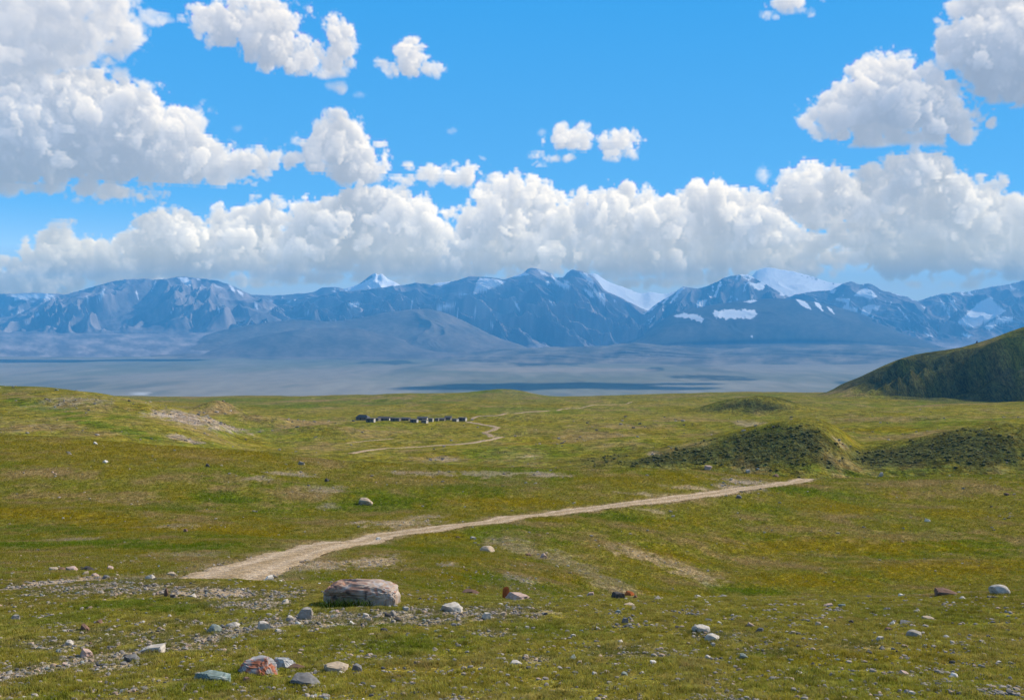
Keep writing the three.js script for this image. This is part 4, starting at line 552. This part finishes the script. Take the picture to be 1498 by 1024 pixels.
const big = [
  [446, 1003, 50, 16, 3, 'slate', 'dark pointed stone with a pale edge below the tan stones'], [490, 984, 40, 15, 5, 'tan', 'tan stone with a dark end left of a small grey one'], [521, 983, 18, 13, 8, 'slate', 'small tilted grey stone next to the tan stone'], [432, 980, 30, 9, 2, 'brown', 'low brown stone between the orange faced slab and the tan stone'],
  [123, 962, 22, 15, 7, 'pink', 'rounded pinkish stone by the gravel strip'], [216, 955, 42, 11, 4, 'pale', 'long whitish stone lying on the gravel strip'], [190, 968, 24, 11, 9, 'slate', 'dark grey stone just below the long whitish stone'], [122, 923, 20, 11, 1, 'brown', 'reddish brown stone alone in the grass'], [143, 914, 14, 9, 6, 'brown', 'small brown stone behind the reddish brown one'],
  [311, 926, 24, 13, 11, 'teal', 'greenish grey stone at the edge of the gravel strip'], [338, 917, 20, 7, 10, 'pale', 'flat pale stone next to the greenish grey one'], [384, 923, 20, 15, 12, 'pale', 'pale grey stone with dark lower side in the gravel strip'], [446, 906, 28, 17, 13, 'grey', 'grey stone left of the big boulder'], [424, 910, 15, 9, 0, 'grey', 'small grey stone beside the grey stone near the boulder'],
  [76, 836, 15, 7, 5, 'tan', 'tan stone at the end of the row above the gravel'], [89, 836, 14, 6, 3, 'brown', 'orange brown stone in the row above the gravel'], [102, 836, 18, 8, 9, 'pink', 'pinkish stone right of the orange brown one in the row'], [125, 836, 22, 9, 2, 'dark', 'black stone in the row above the gravel'], [122, 842, 12, 6, 4, 'tan', 'small tan stone touching the black stone'], [136, 845, 12, 7, 8, 'pink', 'small pink stone below the black stone'], [159, 834, 14, 7, 7, 'pink', 'pale pink stone right of the black stone'], [153, 847, 12, 6, 11, 'slate', 'small dark grey stone below the pale pink one'], [171, 844, 11, 5, 1, 'tan', 'little tan stone right of the small dark grey one'], [217, 848, 14, 8, 10, 'pale', 'pale angular stone between the row and the road'], [250, 843, 18, 6, 12, 'tan', 'low tan stone nearest the road end'], [280, 875, 14, 7, 6, 'pale', 'pale stone right of the upright slab'], [20, 908, 15, 9, 13, 'grey', 'grey stone at the far left of the meadow'], [391, 849, 17, 7, 4, 'white', 'white stone at the right edge of the road end'],
  [661, 895, 36, 14, 9, 'pale', 'black and white stone in the gravel right of the boulder'], [687, 870, 30, 9, 2, 'brown', 'dark red brown stone on the meadow brow'], [758, 878, 40, 12, 7, 'pink', 'broad pink and grey stone under the upright orange slab'], [712, 907, 15, 11, 13, 'pale', 'pale rounded stone near the black and white one'], [567, 905, 11, 9, 5, 'dark', 'black stone in a cluster in front of the boulder'], [574, 902, 10, 10, 8, 'grey', 'grey stone in a cluster in front of the boulder'], [582, 909, 14, 6, 3, 'dark', 'flat black stone in a cluster in front of the boulder'], [514, 914, 11, 6, 1, 'white', 'small white stone on gravel in front of the boulder'],
  [905, 876, 20, 11, 12, 'dark', 'blue black stone beside the bright orange stone'], [921, 873, 17, 9, 11, 'rust', 'bright orange red stone on the meadow brow'], [930, 876, 9, 7, 6, 'brown', 'small brown stone right of the bright orange one'], [962, 879, 16, 7, 10, 'grey', 'grey stone on the brow right of the orange one'], [863, 873, 14, 7, 4, 'pink', 'pinkish stone on the brow left of the blue black one'], [849, 874, 10, 4, 0, 'pale', 'flat pale stone on the brow near the pinkish one'], [921, 887, 20, 5, 9, 'tan', 'flat tan stone in the grass below the orange one'], [915, 913, 11, 10, 13, 'slate', 'dark grey blocky stone in the middle of the right meadow'], [1028, 926, 28, 12, 5, 'pale', 'pale domed stone in the stony part of the meadow'], [1037, 910, 15, 6, 2, 'slate', 'grey blue stone behind the pale domed stone'], [1043, 938, 24, 11, 8, 'pale', 'light grey pitted stone in front of the domed one'], [1100, 918, 14, 8, 1, 'pink', 'pink stone right of the pale domed stone'], [1023, 875, 11, 5, 7, 'pale', 'pale stone on the brow far right of the orange one'], [1060, 874, 13, 4, 11, 'grey', 'flat grey stone at the end of the brow line'],
  [1467, 870, 31, 16, rockGeo(77, { detail: 12, box: 1, cuts: 2, rough: 0.06, fine: 0.02 }), 'pale', 'round pale grey boulder standing on the brow of the meadow'], [1391, 871, 40, 10, 3, 'brown', 'long brown boulder left of the round pale one'], [1410, 878, 13, 6, 6, 'pale', 'pale stone in front of the long brown boulder'], [1272, 876, 13, 5, 9, 'dark', 'dark stone on the brow left of a small white one'], [1320, 874, 9, 6, 12, 'white', 'small white stone on the brow'], [1213, 887, 17, 4, 4, 'pink', 'flat pinkish stone in the right hand grass'], [1343, 896, 13, 5, 10, 'pale', 'pale stone behind the flat dark ones in the right grass'], [1360, 908, 19, 7, 5, 'tan', 'domed tan stone above the flat dark slab'], [1333, 913, 32, 5, 2, 'slate', 'flat dark slab in the right grass'], [1340, 931, 26, 9, 8, 'grey', 'grey stone with white crust right of the meadow centre'], [1302, 925, 14, 7, 13, 'brown', 'brown stone left of the white crusted one'], [1247, 912, 10, 6, 0, 'dark', 'small black stone in the right grass'], [1326, 990, 20, 9, 7, 'pink', 'pinkish stone low in the right grass'], [1173, 988, 18, 7, 1, 'pale', 'pale cluster stone low in the middle right grass'], [1398, 991, 13, 7, 11, 'white', 'white stone low in the right grass'], [1387, 934, 14, 5, 6, 'pale', 'flat pale stone at the right of the white crusted one'],
  [838, 967, 15, 10, 10, 'teal', 'blue green stone beside a small tan stone'], [847, 973, 10, 7, 4, 'tan', 'small tan stone touching the blue green one'], [818, 980, 11, 6, 9, 'grey', 'grey stone left of the blue green one'], [756, 975, 24, 8, 12, 'pale', 'long pale stone left of the grey and blue green ones'], [1090, 964, 15, 8, 3, 'teal', 'grey green stone in the lower right meadow'], [1036, 964, 10, 6, 8, 'pale', 'pale small stone left of the grey green one'], [956, 972, 11, 7, 5, 'white', 'small white tilted stone in the lower meadow'], [663, 918, 13, 6, 13, 'slate', 'dark stone below the gravel strip'], [640, 925, 14, 5, 0, 'teal', 'flat greenish stone below the gravel strip'],
  [712, 808, 25, 10, rockGeo(71, { detail: 10, box: 1, cuts: 2, rough: 0.08, fine: 0.02 }), 'tan', 'domed tan boulder on the slope below the road'], [535, 739, 24, 10, 3, 'tan', 'tan wedge shaped boulder on the slope above the road'], [477, 705, 7, 6, 8, 'dark', 'single dark stone high on the grassy slope'], [440, 680, 11, 6, 1, 'grey', 'grey boulder near the top of the grassy slope'], [773, 814, 11, 5, 9, 'brown', 'brown stone left of the pink one below the road'], [795, 817, 13, 8, 6, 'pink', 'pink brown stone below the road'], [1037, 687, 13, 6, 5, 'pink', 'pinkish boulder on the crest of the slope above the road'], [1095, 691, 8, 4, 2, 'pale', 'pale boulder on the crest near the road top'], [1136, 698, 12, 5, 10, 'brown', 'brown slab beside the gravel at the road top'], [1359, 764, 10, 6, 7, 'white', 'white boulder alone on the right hand slope'], [1290, 697, 8, 6, 4, 'pale', 'pale boulder on the crest right of the road top'], [270, 779, 8, 6, 11, 'brown', 'brown stone on the yellow slope left of the road'], [553, 790, 8, 4, 13, 'white', 'white stone at the lower road verge'], [670, 788, 8, 4, 0, 'brown', 'small brown stone between road and domed boulder'], [692, 789, 9, 4, 12, 'pale', 'pale stone just above the domed boulder'], [138, 650, 9, 4, 1, 'white', 'white boulder high on the left slope'], [152, 677, 8, 4, 8, 'white', 'white stone below the white boulder on the left slope'], [303, 683, 7, 5, 3, 'dark', 'black stone on the left slope'], [1081, 729, 10, 5, 9, 'slate', 'dark stone in the grass below the road bend'], [1475, 725, 8, 4, 5, 'brown', 'brown stone high on the right hand slope'], [388, 640, 1, 1, 5, 'pale', null],
];
for (const [x, y, w, h, v, m, label] of big) if (label) stone('stone', x, y, w * 0.9, h * 0.9, v, m, label, null, 0.85, (x * 7 + y) % 6 > 3 ? 0.3 : -0.25);
stone('stone', 741, 877, 12, 19, rockGeo(81, { detail: 10, cuts: 8 }), 'rust', 'upright orange slab standing behind the pink and grey stone', null, 0.4, 0.4);
stone('stone', 242, 874, 7, 15, rockGeo(83, { detail: 10, cuts: 8 }), 'brown', 'thin upright dark brown slab in the gravel patch', null, 0.6, 0.4); stone('stone', 250, 875, 10, 5, 4, 'dark', 'small black stone at the foot of the upright brown slab');
// the many small stones of the meadow and the slopes
{
  const landmarks = [...big.filter((b) => b[6] && b[2] > 9).map((b) => [b[0], b[1], b[6]]), [525, 888, 'big pink granite boulder'], [372, 987, 'orange faced slab']].map(([x, y, l]) => [x, y, l.replace(/(stone|slab|boulder).*/, '$1')]);
  const R = rng(404), tones = [['pale', 'pale grey'], ['grey', 'mid grey'], ['dark', 'black'], ['tan', 'tan'], ['pink', 'pinkish'], ['teal', 'greenish'], ['white', 'whitish'], ['slate', 'bluish grey'], ['brown', 'brown']], spots = [];
  while (spots.length < 190) { const x = Math.round(R() * 1480), y = Math.round(882 + R() * 118), c = hit(x, y), w = cover(c.x, c.D)[0]; if (R() < 0.22 + w + (x > 780 && x < 1250 ? 0.3 : 0)) spots.push([x, y, 4 + R() * R() * 9, 'meadow']); }
  while (spots.length < 225) spots.push([Math.round(R() * 1480), Math.round(705 + R() * 160), 2.6 + R() * R() * 4, 'slope']);
  for (const [x, y, w, where] of spots) { const near = landmarks.reduce((b, l) => { const d = Math.hypot(l[0] - x, (l[1] - y) * 2.5); return d < b[0] ? [d, l[2]] : b; }, [1e9, ''])[1], [m, word] = tones[Math.floor(R() * R() * tones.length * 1.0)]; stone('small_stone', x, y, w, w * (0.4 + R() * 0.25), Math.floor(R() * 14), m, `small ${word} stone in the grass near the ${near}`, `small ${word} stones near the ${near}`, 0.7 + R() * 0.4, R() * 6.28); }
}
// ------------------------------------------------------------------ grass, gravel and dwarf shrubs, past counting
function scatter(name, label, geos, material, n, place) {
  const per = geos.map(() => []), m = new THREE.Matrix4(), q = new THREE.Quaternion(), e = new THREE.Euler(), pos = new THREE.Vector3(), sc = new THREE.Vector3(), col = new THREE.Color();
  for (let i = 0; i < n; i++) { const s = place(i); if (s) per[i % geos.length].push(s); }
  per.forEach((list, v) => {
    const im = new THREE.InstancedMesh(geos[v], material, list.length);
    list.forEach((s, i) => { e.set(s.tilt ?? 0, s.turn, s.roll ?? 0); q.setFromEuler(e); m.compose(pos.set(s.x, s.y, -s.D), q, sc.set(...s.size)); im.setMatrixAt(i, m); im.setColorAt(i, col.setRGB(...s.color)); });
    add(im, name, label, '', '', 'stuff');
  });
}
function tuftGeo(seed, blades, spread, thick) {
  const R = rng(seed), pos = [], nor = [];
  for (let i = 0; i < blades; i++) {
    const a = R() * 6.283, r = spread * Math.sqrt(R()), x = Math.cos(a) * r, z = Math.sin(a) * r, b = R() * 6.283, lean = 0.15 + R() * 0.55, h = 0.55 + R() * 0.55, w = thick * (0.7 + R() * 0.6), dx = Math.cos(b), dz = Math.sin(b), px = -dz * w, pz = dx * w;
    const mx = x + dx * lean * 0.3, mz = z + dz * lean * 0.3, tx = x + dx * lean, tz = z + dz * lean, mh = h * 0.6;
    pos.push(x - px, -0.08, z - pz, x + px, -0.08, z + pz, mx + px * 0.8, mh, mz + pz * 0.8, x - px, -0.08, z - pz, mx + px * 0.8, mh, mz + pz * 0.8, mx - px * 0.8, mh, mz - pz * 0.8, mx - px * 0.8, mh, mz - pz * 0.8, mx + px * 0.8, mh, mz + pz * 0.8, tx, h, tz);
    for (let k = 0; k < 9; k++) nor.push(dx * -0.35, 0.9, dz * -0.35);
  }
  const g = new THREE.BufferGeometry(); g.setAttribute('position', new THREE.Float32BufferAttribute(pos, 3)); g.setAttribute('normal', new THREE.Float32BufferAttribute(nor, 3)); return g;
}
const blade = new THREE.MeshPhysicalMaterial({ color: 0xffffff, roughness: 1, transmission: 0.35, specularIntensity: 0, side: THREE.DoubleSide });
const tufts = [1, 2, 3, 4].map((s) => tuftGeo(s, 9, 0.55, 0.07));
{
  const R = rng(77), c = [0, 0, 0];
  const grassColour = (x, D) => { const w = groundColor(x, D, c), k = (0.8 + R() * 0.5) * 1.45, y = R() < 0.16 ? 0.8 : 0, g = R() < 0.3 ? 0.35 : 0; return [w, [lerp(c[0], 0.24, y * 0.5) * k * (1 - g * 0.35), lerp(c[1], 0.20, y * 0.5) * k, lerp(c[2], 0.075, y * 0.5) * k]]; };
  scatter('grass', 'short green and straw coloured grass covering the foreground meadow', tufts, blade, 300000, () => {
    const D = Math.sqrt(lerp(64, 34 * 34, R())), X = -80 + R() * 1660, x = (X - CX) / F * D, [w, col] = grassColour(x, D); if (R() < (w[0] + w[1]) * 0.97) return null;
    const k = fbm(x / 0.7, D / 0.7, 3), h = (0.03 + 0.026 * R()) * (1 + 1.3 * k + 0.35 * w[2]); if (h < 0.018 || fbm(x / 1.9 + 50, D / 1.3, 3) > 0.16 + R() * 0.25) return null; const v = 1 + 0.7 * fbm(x / 0.35 + 9, D / 0.35, 2); col[0] *= v; col[1] *= v; col[2] *= v;
    if (w[0] + w[1] > 0.2) { for (let i = 0; i < 3; i++) col[i] = lerp(col[i], C.green[i], 0.7); }
    return { x, D, y: groundH(x, D), turn: R() * 6.28, size: [h * 1.1, h, h * 1.1], color: col };
  });
  scatter('slope_grass', 'olive and yellow grass tufts covering the road slope', tufts, blade, 230000, () => {
    const D = 34 * Math.pow(245 / 34, R()), X = -60 + R() * 1620, x = (X - CX) / F * D, d = onRoad(x, D); if (d < 1.2 + R() * 0.9 && !(d < 0.35 && R() < 0.35)) return null;
    const [w, col] = grassColour(x, D); if (R() < (w[0] + w[1]) * 0.8) return null; const h = (0.05 + D * 0.0009) * (0.7 + R() * 0.7) * (1 + 0.3 * w[2]);
    return { x, D, y: groundH(x, D) - roadDip(x, D), turn: R() * 6.28, size: [h * 1.3, h, h * 1.3], color: col };
  });
  const lumps = [51, 52, 53].map((s) => rockGeo(s, { detail: 2, box: 0.9, rough: 0.5, cuts: 0, fine: 0.3, tone: 0.4 }));
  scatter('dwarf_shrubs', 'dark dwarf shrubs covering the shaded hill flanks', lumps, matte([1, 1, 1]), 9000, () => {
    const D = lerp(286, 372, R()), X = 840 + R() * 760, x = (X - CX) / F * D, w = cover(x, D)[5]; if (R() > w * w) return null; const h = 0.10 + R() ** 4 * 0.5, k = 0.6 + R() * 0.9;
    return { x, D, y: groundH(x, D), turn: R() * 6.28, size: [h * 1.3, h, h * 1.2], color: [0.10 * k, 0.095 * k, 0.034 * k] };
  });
  const pebbles = [61, 62, 63, 64].map((s) => rockGeo(s, { detail: 2, box: 0.75, cuts: 5, fine: 0 })), ptone = [[0.27, 0.225, 0.185], [0.20, 0.18, 0.16], [0.09, 0.085, 0.08], [0.33, 0.235, 0.17], [0.17, 0.185, 0.17], [0.46, 0.41, 0.35]];
  scatter('gravel', 'loose grey and pink gravel strewn over the bare ground', pebbles, matte([1, 1, 1]), 340000, () => {
    const D = 8 * Math.pow(60 / 8, R()), X = -60 + R() * 1620, x = (X - CX) / F * D, w = cover(x, D), g = Math.max(w[0] * 0.62, w[1] * 0.35, 0.11 + 0.45 * sstep(0.05, 0.35, fbm(x / 1.6 + 70, D / 1.1, 3))); if (R() > g) return null; if (onRoad(x, D) < 1.6) return null;
    const s = (0.005 + D * 0.00024) * (0.5 + 4 * R() ** 6), t = ptone[Math.floor(R() * R() * 6)], k = 0.75 + R() * 0.5; return { x, D, y: groundH(x, D), turn: R() * 6.28, size: [s * 1.3, s, s], color: t.map((v) => v * k) };
  });
  scatter('scree', 'scattered stones and rubble on the road slope and basin hills', pebbles, matte([1, 1, 1]), 60000, () => {
    const D = 45 * Math.pow(700 / 45, R()), X = -60 + R() * 1620, x = (X - CX) / F * D, w = cover(x, D), g = Math.max(w[0] * 0.8, w[1] * 0.4, w[4] * 0.2, 0.03); if (R() > g) return null; if (onRoad(x, D) < 1.6) return null;
    const s = D * 0.0007 * (0.6 + 1.8 * R() ** 5), t = ptone[Math.floor(R() * R() * 6)], k = 0.75 + R() * 0.5; return { x, D, y: groundH(x, D) - roadDip(x, D), turn: R() * 6.28, size: [s * 1.4, s * 0.9, s], color: t.map((v) => v * k) };
  });
}
// tall grass growing at the foot of the boulder
{
  const g = tuftGeo(9, 260, 1, 0.016), at = hit(508, 890), s = at.D / F, o = new THREE.Mesh(g, new THREE.MeshPhysicalMaterial({ color: new THREE.Color().setRGB(0.06, 0.09, 0.012), roughness: 1, specularIntensity: 0, side: THREE.DoubleSide }));
  o.scale.set(42 * s, 15 * s, 7 * s); o.position.set(at.x, groundH(at.x, at.D), -at.D); o.rotation.y = -0.1; add(o, 'grass_clump', 'dark green grass clump at the foot of the big boulder', 'grass');
}
// ------------------------------------------------------------------ the row of herders' huts in the basin
{
  const wallM = new THREE.MeshStandardMaterial({ color: new THREE.Color().setRGB(0.16, 0.13, 0.105), roughness: 0.95 }), litEndM = new THREE.MeshStandardMaterial({ color: new THREE.Color().setRGB(0.46, 0.41, 0.35), roughness: 0.95 }), roofM = new THREE.MeshStandardMaterial({ color: new THREE.Color().setRGB(0.085, 0.075, 0.07), roughness: 0.95 }), darkM = new THREE.MeshStandardMaterial({ color: new THREE.Color().setRGB(0.02, 0.02, 0.022), roughness: 0.6 });
  const part = (name, g, m, parent, x = 0, y = 0, z = 0) => { const o = new THREE.Mesh(g, m); o.name = name; o.position.set(x, y, z); parent.add(o); return o; };
  function hut(x, y, w, h, kind, label, depthPx = 0) {
    const p = hit(x, y), s = p.D / F, W = w * s, Hh = h * s * 0.86, Z = Math.max(3.2, W * 0.42), o = new THREE.Group(), wallH = kind === 'flat' ? Hh : Hh * (kind === 'hip' ? 0.5 : 0.62);
    part('wall', new THREE.BoxGeometry(W, wallH + 1, Z), wallM, o, 0, (wallH - 1) / 2, -Z / 2);
    if (/end wall|pale walled|last hut|low hut just|wide dark/.test(label)) part('lit_end_wall', new THREE.BoxGeometry(0.14, wallH + 0.9, Z * 0.96), litEndM, o, W / 2 + 0.05, (wallH - 1) / 2, -Z / 2);  // paler slab on the sun side: sunlight painted into the wall colour
    if (kind === 'flat') part('roof', new THREE.BoxGeometry(W * 1.04 + 0.3, 0.28, Z * 1.08), roofM, o, 0, wallH + 0.14, -Z / 2);
    else {
      const r = Hh - wallH, in_ = kind === 'hip' ? W * 0.22 : 0, a = W / 2 + 0.3, b = Z / 2 + 0.3, v = [[-a, 0, b], [a, 0, b], [a, 0, -b], [-a, 0, -b], [-a + in_, r, 0], [a - in_, r, 0]], f = [[0, 1, 5], [0, 5, 4], [2, 3, 4], [2, 4, 5], [1, 2, 5], [3, 0, 4], [0, 3, 2], [0, 2, 1]], q = []; f.forEach((t) => t.forEach((k) => q.push(...v[k])));
      const g = new THREE.BufferGeometry(); g.setAttribute('position', new THREE.Float32BufferAttribute(q, 3)); g.computeVertexNormals(); part('roof', g, roofM, o, 0, wallH + 0.02, -Z / 2);
    }
    if (W > 4.5) { const d = part('door', new THREE.BoxGeometry(0.95, Math.min(1.8, wallH * 0.85), 0.08), darkM, o, -W * 0.1, Math.min(1.8, wallH * 0.85) / 2, 0.03); d.castShadow = true; for (const k of [-0.32, 0.26]) part('window', new THREE.BoxGeometry(0.8, 0.6, 0.06), darkM, o, W * k, wallH * 0.62, 0.03); }
    o.position.set(p.x, p.h, -p.D); o.rotation.y = -0.12 - (x % 7) * 0.06; o.position.z -= (x % 5) * 1.6 - 3; o.position.y = groundH(o.position.x, -o.position.z); add(o, 'hut', label, 'hut', 'row of low huts in the basin');
  }
  hut(528, 615, 19, 9, 'hip', 'largest dark hut with sloping sides at the stony end of the row'); hut(541, 617.5, 12, 6, 'flat', 'low hut just in front of the largest one'); hut(551, 616, 6, 4.5, 'flat', 'tiny dark shed between the two big huts'); hut(561, 615.5, 17, 7, 'gable', 'second big dark hut with an end wall toned as sunlit'); hut(577, 616, 14, 4.5, 'flat', 'long low dark shed beside the second big hut'); hut(592, 615.5, 12, 5.5, 'gable', 'middle hut with a dark pitched roof'); hut(605, 617, 10, 4.5, 'flat', 'low shed in the middle of the row with end wall toned as sunlit'); hut(617, 615, 14, 6, 'gable', 'wide dark hut right of the low middle shed'); hut(620, 618, 8, 4, 'flat', 'small shed in front of the wide dark hut'); hut(630, 616.5, 6, 5, 'flat', 'narrow hut with an end wall toned as sunlit'); hut(638, 616.5, 5, 4, 'flat', 'tiny hut right of the narrow one'); hut(646, 615.5, 8, 5, 'gable', 'small gabled hut near the track end of the row'); hut(654, 615, 9, 6.5, 'gable', 'taller gabled hut near the track end of the row'); hut(664, 617, 7, 4, 'flat', 'low shed with end wall toned as sunlit near the track'); hut(675.5, 615.5, 11, 5, 'flat', 'last hut of the row where the track begins');
}
// a cairn on the skyline of the right hand hill
{
  const p = { x: (1430 - CX) / F * 1292, D: 1292 }, o = new THREE.Group(), h = groundH(p.x, p.D); let y = -0.4;
  for (let i = 0; i < 5; i++) { const s = 1.5 - i * 0.24, m = new THREE.Mesh(STONES[i * 2], SM.slate); m.name = 'stone'; m.scale.set(s, s * 0.75, s); m.position.set(0.1 * (i % 2), y + 0.4 * s * 0.75, 0); y += s * 0.72; o.add(m); }
  o.position.set(p.x, h, -p.D); add(o, 'cairn', 'small stone cairn on the skyline of the dark hill', 'cairn');
}
renderer.render(scene, camera);
